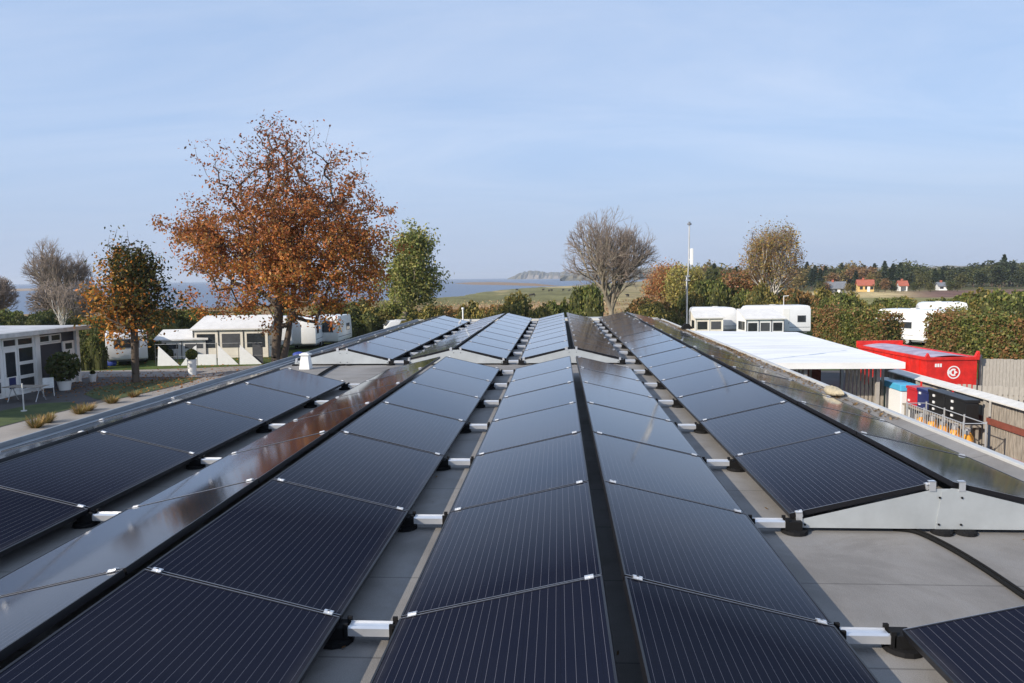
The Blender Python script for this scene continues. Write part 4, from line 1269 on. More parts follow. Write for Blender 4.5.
for i_, (px, ki, ty, wf) in enumerate(((848, 3, 282, 1.3), (853, 5, 284, 1.2), (878, 5, 279, 1.2), (885, 4, 277, 1.2), (892, 2, 280, 1.1), (914, 2, 281, 1.2), (930, 5, 281, 1.4), (950, 2, 279, 1.3), (826, 4, 281, 1.3), (820, 5, 280, 1.4), (957, 5, 281, 1.4), (895, 5, 284, 1.2))):
    single_far(ki, px, 258 + 2 * (i_ % 3), ty, wf, 'x'); o = COL.objects[-1]
for o in COL.objects:
    if o.get('label') == 'x' and o.location.z > -40: o['label'] = 'small garden tree standing among the distant houses'; o['group'] = 'garden trees among the distant houses'
# ------------------------------------------------------------------ cattle on the salt meadow
def cow_mesh():
    me = bpy.data.meshes.new('cow')
    V = [(0, 0, 1.15), (.45, 0, 1.17), (.8, 0, 1.25), (1.15, 0, 1.3), (1.45, 0, 1.2),   # hip->chest->neck->head->muzzle
         (-.35, 0, 1.2), (-.55, 0, .95), (-.58, 0, .55)]
    Rr = [.36, .36, .24, .17, .11, .30, .05, .04]
    E = [(0, 1), (1, 2), (2, 3), (3, 4), (0, 5), (5, 6), (6, 7)]
    for sx, at in ((.5, 1), (-.3, 5)):
        for sy in (-.2, .2):
            i = len(V)
            kx = -.06 if sx > 0 else .08
            V += [(sx, sy, .8), (sx + kx, sy, .45), (sx, sy, 0.02)]
            Rr += [.14, .07, .06]
            E += [(at, i), (i, i + 1), (i + 1, i + 2)]
    me.from_pydata(V, E, [])
    o = bpy.data.objects.new('cow', me); COL.objects.link(o)
    md = o.modifiers.new('s', 'SKIN'); md2 = o.modifiers.new('d', 'SUBSURF'); md2.levels = 1
    for i, sv in enumerate(me.skin_vertices[0].data): sv.radius = (Rr[i], Rr[i] * (1.1 if i < 2 else 1))
    me.skin_vertices[0].data[0].use_root = True
    dg = bpy.context.evaluated_depsgraph_get()
    m2_ = bpy.data.meshes.new_from_object(o.evaluated_get(dg))
    o.modifiers.clear(); o.data = m2_
    m2_.materials.clear(); m2_.materials.append(m_cow)
    for p in m2_.polygons: p.use_smooth = True
    return o
cow = cow_mesh(); cu = False
for px, py, sc in ((516.5, 291.2, 1.1), (530, 297.3, 1.0), (534, 297.0, 1.1), (543, 291.0, 1), (549, 292, 1), (552, 291.4, .9), (563, 291.2, 1), (569, 292.0, 1), (584, 290.9, .9), (628, 297.5, 1)):
    p0 = atz(px, py, -5.6)
    if not cu: o = cow; cu = True
    else:
        o = cow.copy(); COL.objects.link(o)
    o.location = (p0.x, p0.y, gz(p0.x, p0.y)); o.scale = (sc * .82,) * 3; o.rotation_euler = (0, 0, rb.uniform(-.6, .6) + rb.choice([0, math.pi]))
    tag(o, 'dark cow grazing on the green salt meadow', 'cow', 'dark cattle on the salt meadow')

# ------------------------------------------------------------------ white house at left
HX = -27.4
hs = thing('white_house', (HX, 40.2, G0), 'low white flat-roofed house with dark panels and glazed doors at left', 'house')
# local: x to the right (+X), y along the facade (0 at its far corner, negative towards us), z up
EZ = 2.97
b = MB(); b.box(-9, 0, -14, 0, 0, EZ); b.build('wall', m_bluepanel, hs)
b = MB(); b.box(-9.6, .55, -14.6, .55, EZ + .002, EZ + .24)
b.build('roof', m_offwhite, hs, bevel=.02)
b = MB(); b.box(-9.4, .35, -14.4, .35, EZ + .242, EZ + .252); b.build('roof_felt', node_mat('pale roof sheet', (0.45, .46, .48), .7, 0, .2, .8), hs)
b = MB(); b.box(.0, .16, -.22, 0.02, 0, EZ); b.build('corner_post', m_white, hs)
def fpx(px): return HX and (-(27.4) / ((561 - px) / F + 0.0) - 40.2)
def facade_y(px):
    d = ray(px, 360); return (HX / d.x) - 40.2
def fz(px, py):
    d = ray(px, py); Yd = HX / d.x; return H + d.z * Yd - G0
b = MB(); b.box(.02, .10, -14, facade_y(37.5), 0.0, EZ); b.build('wall', m_white, hs)
y1 = facade_y(33.2); y2 = facade_y(37.8); b = MB(); b.box(.10, .18, y1, y2, 0.0, EZ); b.build('post', m_white, hs)
def window(ya, yb, za, zb, x=.10, fr=.06, mid=None, tilt=0):
    f_ = MB()
    f_.box(x, x + .07, ya, yb, za, za + fr); f_.box(x, x + .07, ya, yb, zb - fr, zb)
    f_.box(x, x + .07, ya, ya + fr, za + fr, zb - fr); f_.box(x, x + .07, yb - fr, yb, za + fr, zb - fr)
    fo = f_.build('window', m_white, hs)
    g_ = MB(); g_.box(x + .01, x + .03, ya + fr, yb - fr, za + fr, zb - fr); g_.build('pane', m_glass, fo)
# row of transoms, then the door and window columns
for i in range(-2, 2):
    base = facade_y(0) + 0  # first bay edge at the left picture edge
    pass
ws = [(-6.9, -6.15), (-6.05, -5.2)]
bay = abs(facade_y(33) - facade_y(-1))
yb0 = facade_y(33)
for k_ in range(4):
    o_ = -k_ * bay
    ya, ym, yb = facade_y(0) + o_, facade_y(14.6) + o_, facade_y(31.5) + o_
    window(ya + .02, ym, EZ - .50, EZ - .08); window(ym + .03, yb, EZ - .50, EZ - .08)
    # window column
    window(ym + .05, yb, 1.62, EZ - .55); window(ym + .05, yb, .92, 1.58); window(ym + .05, yb, .22, .88)
    # glazed door
    dr = MB(); dr.box(.10, .15, ya + .05, ym - .02, .05, EZ - .56); do = dr.build('door', m_white, hs)
    g_ = MB(); g_.box(.151, .156, ya + .17, ym - .14, 1.0, EZ - .75); g_.build('pane', m_glass, do)
    g_ = MB(); g_.box(.151, .20, ya + .10, ya + .13, 1.05, 1.15); g_.build('handle', m_alu, do)
ya, yb = facade_y(39), facade_y(61)
window(ya, (ya + yb) / 2 - .02, EZ - .50, EZ - .10, x=.02); window((ya + yb) / 2 + .02, yb, EZ - .50, EZ - .10, x=.02)
b = MB(); b.box(.02, .06, ya, yb, EZ - .60, EZ - .52); b.build('rail', m_white, hs)
ya, yb = facade_y(62.2), facade_y(73.6)
d_ = MB(); d_.box(.02, .09, ya, yb, 0.05, EZ - .55)
for k_ in range(4):
    yy_ = ya + (yb - ya) * (k_ + .5) / 4; d_.box(.09, .105, yy_ - .05, yy_ + .05, .1, EZ - 1.05)
do = d_.build('door', m_white, hs); g_ = MB(); g_.box(.091, .10, ya + .2, yb - .2, EZ - 1.0, EZ - .68); g_.build('pane', m_glass, do)
g_ = MB(); g_.box(.106, .15, ya + .06, ya + .10, 1.0, 1.12); g_.build('handle', m_alu, do)
b = MB(); b.box(.02, .07, facade_y(76.5), facade_y(78.5), 1.1, 2.2); b.box(.02, .12, facade_y(76), facade_y(79), 2.3, 2.55); b.build('wall_lamp', m_white, hs)
b = MB(); b.box(.157, .17, facade_y(0) + .3, facade_y(0) + .75, .4, .95); b.build('notice', m_navy, hs)
b = MB(); b.tube([(-9.45, -14.5, EZ + .1), (-9.45, .5, EZ + .1)], .05, 8); b.build('gutter', m_grill, hs)

# planters, garden table and chairs
def planter(loc, w, h, label, bush_r, pal, seed, tall=False):
    rs_ = np.random.RandomState(seed)
    root = thing('planter', loc, label, 'planter')
    b_ = MB(); b_.tube([(0, 0, 0), (0, 0, h * .9), (0, 0, h)], [w * .38, w * .5, w * .52], 16); b_.build('pot', m_white, root, smooth=True)
    d = rs_.randn(900, 3); d /= np.linalg.norm(d, axis=1)[:, None]; P_ = d * (rs_.rand(900, 1) ** .3) * bush_r * .85 + np.array([0, 0, h + bush_r * .8])
    pl = flakes('plant', P_, np.full(900, .06 + .07 * bush_r), pick(pal, 900, rs_), rs_, parent=root)
    return root
planter(atz(192.5, 375, G0), .55, .95, 'tall white pot with a small green bush beside the camp road', .38, PALS['green'], 61)
p0 = atz(65, 390, G0)
planter(p0, .7, .5, 'white pot with a large dark green bush against the house', .95, PALS['dark'], 62)
planter(atz(93, 382, G0), .4, .45, 'small white pot by the corner of the white house', .12, PALS['dark'], 63)
def garden_chair(loc, rz, label):
    r_ = thing('garden_chair', loc, label, 'chair', rz)
    b_ = MB(); b_.box(-.24, .24, -.22, .22, .42, .45); b_.build('seat', m_offwhite, r_, bevel=.008)
    b_ = MB(); T_ = Matrix.Translation((0, .22, .45)) @ Matrix.Rotation(-.2, 4, 'X'); b_.box(-.24, .24, -.02, .02, 0, .45, T=T_); b_.build('backrest', m_offwhite, r_, bevel=.008)
    for sx in (-.21, .21):
        for sy in (-.19, .19):
            b_ = MB(); b_.tube([(sx, sy, .42), (sx * 1.1, sy * 1.15, 0)], .016, 6); b_.build('leg', m_offwhite, r_)
    return r_
garden_chair(atz(49, 396, G0), .6, 'white garden chair beside the garden table in front of the house')
gt = thing('garden_table', atz(27, 401, G0), 'slatted garden table in front of the white house', 'table')
b = MB()
for k_ in range(7): b.box(-.9, .9, -.42 + k_ * .12, -.42 + k_ * .12 + .10, .70, .73)
b.build('tabletop', m_wood, gt)
for sx in (-.7, .7):
    b = MB(); b.tube([(sx, -.35, 0), (sx, 0, .70)], .02, 6); b.tube([(sx, .35, 0), (sx, 0, .70)], .02, 6); b.build('leg', m_grill, gt)
ps = thing('parasol_pole', atz(24, 411.5, G0), 'closed parasol pole standing on the lawn edge by the garden table', 'pole')
b = MB(); b.tube([(0, 0, 0), (0, 0, 1.25)], .03, 8); b.build('pole', m_offwhite, ps)
b = MB(); b.tube([(0, 0, 0), (0, 0, .05)], .12, 12); b.build('base', m_offwhite, ps)

# ------------------------------------------------------------------ caravans and awnings
def caravan(px, Yd, Ln, Wd, Ht, rz, label, stripe=None, wins=True, endwin=True, antenna=False, base=None, ground=None):
    p = aty(px, 300, Yd)
    z0 = gz(p.x, Yd) if ground is None else ground
    root = thing('caravan', (p.x, Yd, z0), label, 'caravan', rz)
    h = Ln / 2; w = Wd / 2
    # side profile, x along the length, rounded nose at -x
    prof = [(-h + .05, .45), (-h, .75), (-h + .04, 1.25), (-h + .28, Ht - .32), (-h + .45, Ht - .12), (-h + .75, Ht - .02), (h - .35, Ht), (h - .12, Ht - .08), (h - .02, Ht - .35), (h, .55), (h - .06, .42)]
    b_ = MB(); b_.prism(prof, -w, w, axis='y'); b_.build('body', m_gel, root, bevel=.05, smooth=True)
    b_ = MB(); b_.box(-h + .5, h - .3, -w + .1, w - .1, .30, .43); b_.tube([(-h + .3, -.35, .42), (-h - .9, 0, .42)], .04, 6); b_.tube([(-h + .3, .35, .42), (-h - .9, 0, .42)], .04, 6)
    b_.tube([(-h - .85, 0, .42), (-h - .85, 0, 0.0)], .03, 6); b_.build('chassis', m_slate, root)
    for sy in (-1, 1):
        b_ = MB(); y0_, y1_ = (sy * (w - .2), sy * (w - .01)); b_.tube([(0, y0_, .31), (0, y1_, .31)], .31, 18); wo = b_.build('wheel', m_rubber, root)
        b_ = MB(); b_.tube([(0, sy * (w - .012), .31), (0, sy * (w + .004), .31)], .17, 14); b_.build('rim', m_grill, wo)
    def sidewin(xa, xb, za, zb, sy):
        y0_, y1_ = sorted((sy * (w - .01), sy * (w + .022)))
        f_ = MB(); f_.box(xa - .04, xb + .04, y0_, sy * (w + .012) if sy > 0 else y1_, za - .04, zb + .04) if False else f_.box(xa - .04, xb + .04, min(sy * (w - .01), sy * (w + .012)), max(sy * (w - .01), sy * (w + .012)), za - .04, zb + .04)
        fo = f_.build('window', m_slate, root)
        g_ = MB(); g_.box(xa, xb, min(sy * (w + .013), sy * (w + .022)), max(sy * (w + .013), sy * (w + .022)), za, zb); g_.build('pane', m_glass, fo)
    if wins:
        for sy in (-1, 1):
            sidewin(h - 1.2, h - .5, 1.3, 1.85, sy)
            if Ln > 4.5: sidewin(-h + .9, -h + 1.9, 1.25, 1.8, sy)
            if Ln > 5.5: sidewin(-.5, .3, 1.35, 1.8, sy)
    if endwin:
        f_ = MB(); f_.box(h - .02, h + .012, -w * .62, w * .62, 1.2, Ht - .42); fo = f_.build('window', m_slate, root, bevel=.01)
        g_ = MB(); g_.box(h + .013, h + .02, -w * .57, w * .57, 1.26, Ht - .48); g_.build('pane', m_glass, fo)
        T_ = Matrix.Translation((-h - .012 + .155, 0, 1.62)) @ Matrix.Rotation(math.atan2(.24, Ht - .32 - 1.25), 4, 'Y')
        f_ = MB(); f_.box(-.03, .012, -w * .7, w * .7, -.30, .30, T=T_); fo = f_.build('window', m_slate, root)
        g_ = MB(); g_.box(-.04, -.031, -w * .65, w * .65, -.25, .25, T=T_); g_.build('pane', m_glass, fo)
    b_ = MB(); b_.box(-.35, .1, -.25, .25, Ht - .005, Ht + .07); b_.build('roof_hatch', m_offwhite, root, bevel=.02)
    b_ = MB()
    for sy in (-1, 1):
        y0_, y1_ = sorted((sy * (w + .001), sy * (w + .006))); b_.box(-h + .3, h - .1, y0_, y1_, .78, .83)
    b_.build('stripe', stripe or m_slate, root)
    b_ = MB(); b_.box(.45, 1.05, -w - .014, -w + .01, .5, Ht - .3); do_ = b_.build('door', m_white, root, bevel=.01)
    b_ = MB(); b_.box(.95, 1.0, -w - .04, -w - .015, 1.15, 1.25); b_.build('handle', m_slate, do_)
    b_ = MB(); b_.tube([(-h + .5, -w + .03, Ht - .1), (h - .3, -w + .03, Ht - .06)], .022, 6); b_.tube([(-h + .5, w - .03, Ht - .1), (h - .3, w - .03, Ht - .06)], .022, 6); b_.build('gutter_rail', m_grill, root)
    if antenna:
        b_ = MB(); b_.tube([(.9, 0, Ht - .05), (.9, 0, Ht + .85)], .025, 6); b_.tube([(.85, 0, Ht + .82), (1.35, 0, Ht + .86)], .03, 6); b_.build('antenna', m_white, root)
    return root
H2 = math.pi / 2
caravan(124, 49.6, 4.2, 2.5, 2.25, -H2 + .55, 'small white caravan end-on behind the young tree')
caravan(307, 61, 4.6, 2.2, 2.6, -H2 + .12, 'white caravan partly hidden by the maple trunk', endwin=False)
caravan(332, 64, 4.6, 2.2, 2.6, -H2 + .02, 'white caravan with two dark windows right of the maple')
caravan(398, 72, 2.8, 1.9, 1.85, .35, 'tiny white caravan showing under the pale green tree')
caravan(586, 56, 5.6, 2.4, 2.55, .1, 'white caravan roof peeping over the far end of the middle row')
caravan(714, 73, 4.3, 2.35, 2.6, 3.25, 'white caravan with beige awning directly right of the mast', base=None)
caravan(774, 70, 6.0, 2.35, 2.8, 0.05, 'white caravan with small window and grey awning behind the canopy roof', antenna=True, endwin=True)
caravan(917, 60, 5.8, 2.4, 2.8, -.95, 'large white caravan parked between the two clipped hedges')
caravan(940, 69, 4.0, 2.4, 3.0, -.3, 'second white caravan roof behind the one between the hedges')

def awning(px, Yd, Ln, D, hb, hf, rz, label, wall=m_cream, roof=m_canvas, nwin=3, dark_post=True):
    p = aty(px, 300, Yd); root = thing('awning', (p.x, Yd, gz(p.x, Yd)), label, 'awning', rz)
    h = Ln / 2
    # front at -y, joined to its caravan at +y
    b_ = MB()
    ov = .18
    rise = hb - hf
    b_.add([(-h - ov, -D - ov, hf), (h + ov, -D - ov, hf), (h + .02, 0, hb), (-h - .02, 0, hb),
            (-h - ov, -D - ov, hf - .10), (h + ov, -D - ov, hf - .10), (h + .02, 0, hb - .08), (-h - .02, 0, hb - .08)],
           [(0, 1, 2, 3), (4, 5, 1, 0), (5, 6, 2, 1), (6, 7, 3, 2), (7, 4, 0, 3), (4, 7, 6, 5)])
    b_.build('roof_cloth', roof, root)
    b_ = MB(); b_.box(-h, h, -D - .01, -D + .02, 0, hf - .11)
    b_.prism([(-D + .02, 0), (0, 0), (0, hb - .1), (-D + .02, hf - .11)], -h, -h + .03, axis='x')
    b_.prism([(-D + .02, 0), (0, 0), (0, hb - .1), (-D + .02, hf - .11)], h - .03, h, axis='x')
    b_.build('wall_cloth', wall, root)
    for i in range(nwin):
        xa = -h + Ln * (i + .14) / nwin; xb = -h + Ln * (i + .86) / nwin
        f_ = MB(); f_.box(xa, xb, -D - .03, -D - .011, .75, hf - .38)
        f_.build('window', m_glass if i % 2 == 0 else m_darkcloth, root)
    for sx in (-1, 1):
        f_ = MB(); xs_ = sorted((sx * (h + .001), sx * (h + .015))); f_.box(xs_[0], xs_[1], -D + .4, -.5, .8, hf - .3); f_.build('window', m_glass, root)
    for i in range(nwin + 1):
        xp = -h + Ln * i / nwin
        f_ = MB(); f_.tube([(xp, -D - .04, 0), (xp, -D - .04, hf - .1)], .03, 6); f_.build('pole', m_darkcloth if dark_post else m_white, root)
    return root
awning(241, 55.5, 5.4, 2.8, 3.0, 2.15, .12, 'large grey roofed awning with beige walls behind the windbreak')
awning(186, 54.0, 3.4, 2.0, 2.05, 1.45, .25, 'small grey awning behind the left end of the windbreak', wall=m_canvas, nwin=2)
caravan(253, 59.0, 6.6, 2.3, 2.7, .1, 'white caravan behind the large grey roofed awning', wins=False, endwin=False)
awning(704, 70.6, 2.5, 2.0, 2.45, 1.85, 0.05, 'beige awning with grey windows beside the mast', nwin=2, dark_post=False)
awning(755, 67.8, 3.3, 2.5, 2.6, 1.85, 0.10, 'pale roofed awning with dark windows in front of the right caravan', wall=m_gel, nwin=3)

# windbreak with triangular cloths
wbp0 = atz(156, 366, G0); wbp1 = atz(263, 364, G0)
dv = wbp1 - wbp0
wbk = thing('windbreak', wbp0, 'windbreak of white triangular and square cloths on dark poles', 'windbreak', math.atan2(dv.y, dv.x))
WL = dv.length
def tri(pts):
    b_ = MB(); b_.prism([(x * WL, z) for x, z in pts], -.012, .012, axis='y'); return b_.build('cloth', m_screen, wbk)
tri([(.015, 0), (.22, 0), (.03, 1.35)]); tri([(.23, 0), (.385, 0), (.385, 1.35), (.36, 1.25)]); tri([(.39, 0), (.565, 0), (.565, .72), (.39, .74)])
tri([(.575, 0), (.77, 0), (.585, 1.35)]); tri([(.78, 0), (.99, 0), (.79, 1.35)])
b = MB(); b.box(.90 * WL, .99 * WL, .15, .20, 0, 1.4); b.build('cloth', m_darkcloth, wbk)
for x in (.0, .2, .385, .57, .775, 1.0):
    b = MB(); b.tube([(x * WL, .02, 0), (x * WL, .02, 1.5)], .022, 6); b.build('pole', m_darkcloth, wbk)
b = MB(); b.tube([(0, .02, 1.45), (WL, .02, 1.45)], .010, 5); b.tube([(0, .02, .6), (WL, .02, .6)], .008, 5); b.build('cord', m_grill, wbk)
o = lump('bag', atz(111, 366, G0) + Vector((0, 0, .22)), (.42, .3, .32), m_blue, 9); tag(o, 'crumpled blue bag on the grass before the small caravan', 'bag')
o = lump('bag', atz(299, 356, G0) + Vector((0, 0, .1)), (.42, .3, .22), m_blue, 3); tag(o, 'blue covered bundle in front of the caravan by the maple', 'bag')

# ------------------------------------------------------------------ right: canopy, fence, container, boxes
cn = thing('canopy', (0, 0, G0), 'white flat canopy roof beside the right edge of the building', 'canopy')
CZ = -1.2 - G0
b = MB(); b.add([(5.0, 25.95, CZ - .02), (11.85, 25.95, CZ - .02), (12.5, 39.6, CZ), (5.0, 41.5, CZ + .02), (5.0, 25.95, CZ - .24), (11.85, 25.95, CZ - .24), (12.5, 39.6, CZ - .22), (5.0, 41.5, CZ - .2)],
             [(0, 1, 2, 3), (4, 5, 1, 0), (5, 6, 2, 1), (6, 7, 3, 2), (7, 4, 0, 3), (4, 7, 6, 5)])
b.build('roof', node_mat('white sheet roof', (0.74, .74, .73), .55, 0, .12, .7, .2, stretch=(.4, 2, 1), col2=(.80, .80, .79)), cn)
for x, y in ((5.3, 26.3), (8.6, 26.3), (11.25, 26.7), (12.1, 39.0), (5.3, 40), (12.0, 32)):
    b = MB(); b.box(x - .06, x + .06, y - .06, y + .06, 0, CZ - .24); b.build('post', m_palewood, cn)
def slats(mb, x0, y0, x1, y1, z0, z1, pitch=.14, w=.105, th=.022, rs_=random.Random(2), jit=.02):
    d = Vector((x1 - x0, y1 - y0)); n_ = int(d.length / pitch); d.normalize(); nrm = Vector((-d.y, d.x))
    for i in range(n_):
        a = Vector((x0, y0)) + d * (pitch * (i + .1)); b2 = a + d * w
        off = nrm * rs_.uniform(-.004, .004); t0 = nrm * th
        zt = z1 + rs_.uniform(-jit, jit)
        q_ = [a + off, b2 + off, b2 + off + t0, a + off + t0]
        mb.prism([(p.x, p.y) for p in q_], z0, zt, axis='z')
b = MB(); slats(b, 6.0, 28.2, 9.55, 28.2, 0.05, CZ - .28); b.build('slat_wall', m_wood, cn)
b = MB(); slats(b, 10.4, 27.4, 11.9, 27.4, 0.05, CZ - .28); b.build('slat_wall', m_wood, cn)
b = MB(); b.box(5.3, 12, 39.0, 39.05, 0, CZ - .25); b.build('back_wall', m_darkwood, cn)
b = MB(); b.box(9.7, 10.3, 29.6, 29.65, 0, 1.9); b.build('door', m_redwood, cn)

FX = 12.62
fn = thing('wooden_fence', (FX, 12, G0), 'grey slatted fence with pale capping and a red brown board at right', 'fence')
FT_ = 2.0
bays = np.linspace(0, 16.6, 9)
for i in range(8):
    b = MB(); slats(b, .03, bays[i] + .05, .03, bays[i + 1] - .05, .05, FT_ - .06, .125, .095); b.build('slat_panel', m_wood, fn)
for i in range(9):
    b = MB(); b.box(-.11, -.01, bays[i] - .06, bays[i] + .06, 0, FT_ - .08); b.build('post', m_palewood, fn)
b = MB(); T_ = Matrix.Rotation(0, 4, 'Y'); b.add([(-.20, 0, FT_ - .05), (.16, 0, FT_ + .03), (.16, 16.6, FT_ + .03), (-.20, 16.6, FT_ - .05), (-.20, 0, FT_ - .09), (.16, 0, FT_ - .01), (.16, 16.6, FT_ - .01), (-.20, 16.6, FT_ - .09)],
    [(0, 1, 2, 3), (4, 5, 1, 0), (5, 6, 2, 1), (6, 7, 3, 2), (7, 4, 0, 3), (4, 7, 6, 5)])
b.build('cap_board', node_mat('pale capping', (0.62, .60, .56), .6, 0, .15, 3, .2), fn)
b = MB(); b.box(-.07, -.015, 0.07, 16.5, 1.18, 1.36); b.build('rail', m_redwood, fn)
b = MB(); b.box(-.06, -.015, 0.07, 16.5, .35, .45); b.build('rail', m_wood, fn)

f2 = thing('wooden_fence', (0, 0, G0), 'tall grey board fence standing right of the red container', 'fence')
a0, a1 = Vector((18.5, 33.6)), Vector((27, 31.5))
for i in range(4):
    A_ = a0 + (a1 - a0) * (i / 4); B_ = a0 + (a1 - a0) * ((i + 1) / 4)
    b = MB(); slats(b, A_.x, A_.y, B_.x, B_.y, .05, 1.82, .13, .12); b.build('board_panel', m_palewood if i % 2 == 0 else m_wood, f2)
    b = MB(); b.box(A_.x - .05, A_.x + .05, A_.y - .12, A_.y - .03, 0, 2.0); b.build('post', m_slate if i == 1 else m_wood, f2)
f3 = thing('wooden_fence', (0, 0, G0), 'low pale picket fence in front of the red container', 'fence')
a0, a1 = Vector((15.6, 29.8)), Vector((20.5, 27.6))
b = MB(); slats(b, a0.x, a0.y, a1.x, a1.y, .05, 1.25, .17, .12); b.build('board_panel', m_palewood, f3)
b = MB(); b.tube([(a0.x, a0.y + .08, .9), (a1.x, a1.y + .08, .9)], .04, 4); b.build('rail', m_wood, f3)

# red container with its round emblem
m_mark = node_mat('white marking', (0.80, .80, .80), .5, 0, .04, 4)
p = aty(927, 359, 33.0); q2 = aty(977.5, 358, 33.2)
ct = thing('waste_container', (p.x, 33.0, G0), 'red steel waste container with round white emblem behind the fence', 'container', math.atan2(.2, q2.x - p.x))
cw = q2.x - p.x; ch = 1.93; cl = 6.0
pb = aty(866, 345.5, 38.6)
sh = (pb.x - p.x)
b = MB()
b.box(0, cw, 0, .06, .15, ch); b.box(0, .06, .06, cl, .15, ch - .03); b.box(cw - .06, cw, .06, cl, .15, ch - .03); b.box(0, cw, cl, cl + .06, .15, ch)
b.box(0.06, cw - .06, .06, cl, .12, .2)
for i in range(6):
    b.box(-.05, 0, .5 + i * 1.0, .62 + i * 1.0, .2, ch - .12)
b.box(0.0, .3, .4, .8, 0, .15); b.box(cw - .3, cw, .4, .8, 0, .15); b.box(0.0, .3, cl - .8, cl - .4, 0, .15); b.box(cw - .3, cw, cl - .8, cl - .4, 0, .15)
b.build('body', m_red, ct)
b = MB(); b.box(-.07, cw + .07, -.05, .10, ch - .10, ch + .03); b.box(-.07, .08, .10, cl, ch - .10, ch + .03); b.box(cw - .08, cw + .07, .10, cl, ch - .10, ch + .03)
b.box(-.07, cw + .07, cl - .02, cl + .12, ch - .10, ch + .24)
b.prism([(-.09, ch + .03), (.12, ch + .03), (.02, ch + .22)], -.06, .06, axis='y'); b.prism([(cw - .12, ch + .03), (cw + .09, ch + .03), (cw + .06, ch + .28), (cw + .0, ch + .28)], -.06, .06, axis='y')
b.build('rim', m_red, ct)
b = MB(); nx_, ny_ = 10, 18; vs = []; fs = []
for i in range(nx_ + 1):
    for j in range(ny_ + 1):
        u_, v_ = i / nx_, j / ny_
        vs.append((.09 + (cw - .18) * u_, .11 + (cl - .14) * v_, ch + .02 + .10 * math.sin(math.pi * u_) * (1 + .3 * math.sin(9 * v_)) - .03))
for i in range(nx_):
    for j in range(ny_):
        a = i * (ny_ + 1) + j; fs.append((a, a + ny_ + 1, a + ny_ + 2, a + 1))
b.add(vs, fs); b.build('tarpaulin', m_tarp, ct, smooth=True)
# emblem: ring with a bold C and a wedge
def ring(mb, cx, cz, r0, r1, a0_, a1_, y0_, y1_, n_=24):
    for i in range(n_):
        t0 = a0_ + (a1_ - a0_) * i / n_; t1 = a0_ + (a1_ - a0_) * (i + 1) / n_
        mb.prism([(cx + r0 * math.cos(t0), cz + r0 * math.sin(t0)), (cx + r1 * math.cos(t0), cz + r1 * math.sin(t0)), (cx + r1 * math.cos(t1), cz + r1 * math.sin(t1)), (cx + r0 * math.cos(t1), cz + r0 * math.sin(t1))], y0_, y1_, axis='y')
ex, ez = cw * .54, ch - .64
b = MB(); ring(b, ex, ez, .235, .285, 0, 2 * math.pi, -.010, -.002)
ring(b, ex - .01, ez, .09, .165, .9, 2 * math.pi - .9, -.010, -.002, 14)
b.prism([(ex + .02, ez - .10), (ex + .17, ez), (ex + .02, ez + .10)], -.010, -.002, axis='y')
b.box(ex - .235, ex - .18, -.010, -.002, ez - .09, ez + .09)
b.build('emblem', m_mark, ct)
b = MB()
for i in range(3): b.box(.36 + i * .11, .44 + i * .11, -.010, -.002, ch - .40, ch - .25)
b.build('number_plate', m_mark, ct)
b = MB(); b.box(-.062, -.052, 1.1, 3.6, .55, 1.15); b.build('side_panel', m_black, ct)

# bench with storage boxes against the fence
bn = thing('storage_bench', (11.85, 22.1, G0), 'timber bench under the storage boxes along the fence', 'bench')
b = MB(); b.box(-.04, .45, 0, 3.9, 1.10, 1.16); b.build('bench_top', m_wood, bn)
for y in (.15, 1.9, 3.7):
    for x in (0.0, .40):
        b = MB(); b.box(x - .04, x + .04, y - .04, y + .04, 0, 1.10); b.build('leg', m_wood, bn)
def storebox(y0, y1, h, mat, lidmat, label, z0=1.16, dots=0, x0=.0, x1=.40, cols=1):
    r_ = thing('storage_box', (11.85, 22.1 + y0, G0 + z0), label, 'storage box')
    d = y1 - y0
    b_ = MB(); b_.box(x0, x1, 0, d, 0, h - .07); b_.build('body', mat, r_, bevel=.03)
    b_ = MB(); b_.box(x0 - .025, x1 + .02, -.02, d + .02, h - .068, h + .03); b_.build('lid', lidmat, r_, bevel=.02)
    for c_ in range(cols):
        for k_ in range(dots):
            b_ = MB(); yy2 = d * (c_ + .5) / cols + .1; b_.box(x0 - .03, x0 + .01, yy2, yy2 + .09, .14 + k_ * (h - .3) / max(1, dots - 1), .21 + k_ * (h - .3) / max(1, dots - 1)); b_.build('latch', m_mark, r_)
    return r_
storebox(.05, 1.15, .72, m_black, m_black, 'large black storage box with white latches on the bench by the fence', dots=3, cols=1)
storebox(1.20, 2.20, .72, m_black, m_black, 'second black storage box with white latches, beside the navy one', dots=3, cols=1)
storebox(2.25, 2.95, .66, m_navy, m_navy, 'navy blue storage box between the black and the red ones', dots=2)
storebox(3.0, 3.7, .62, m_redbox, m_redbox, 'red storage box between the navy box and the white chest', dots=1)
ck = thing('chest', (11.85, 26.1, G0), 'white chest with a light blue lid beside the red box', 'chest')
b = MB(); b.box(-.05, .5, 0, 1.2, 0, 1.55); b.build('body', m_gel, ck, bevel=.03)
b = MB(); b.box(-.09, .54, -.04, 1.24, 1.552, 1.78); b.build('lid', m_sky, ck, bevel=.03)
cb = thing('glazed_cabinet', (11.7, 27.5, G0), 'grey green glazed cabinet left of the white chest', 'cabinet')
b = MB(); b.box(0, .6, 0, .8, 0, 1.75); b.build('body', m_green, cb, bevel=.02)
b = MB(); b.box(-.012, -.002, .08, .72, .3, 1.6); b.build('pane', m_glass, cb)
b = MB(); b.box(-.04, -.012, .05, .09, .8, 1.0); b.build('handle', m_alu, cb)

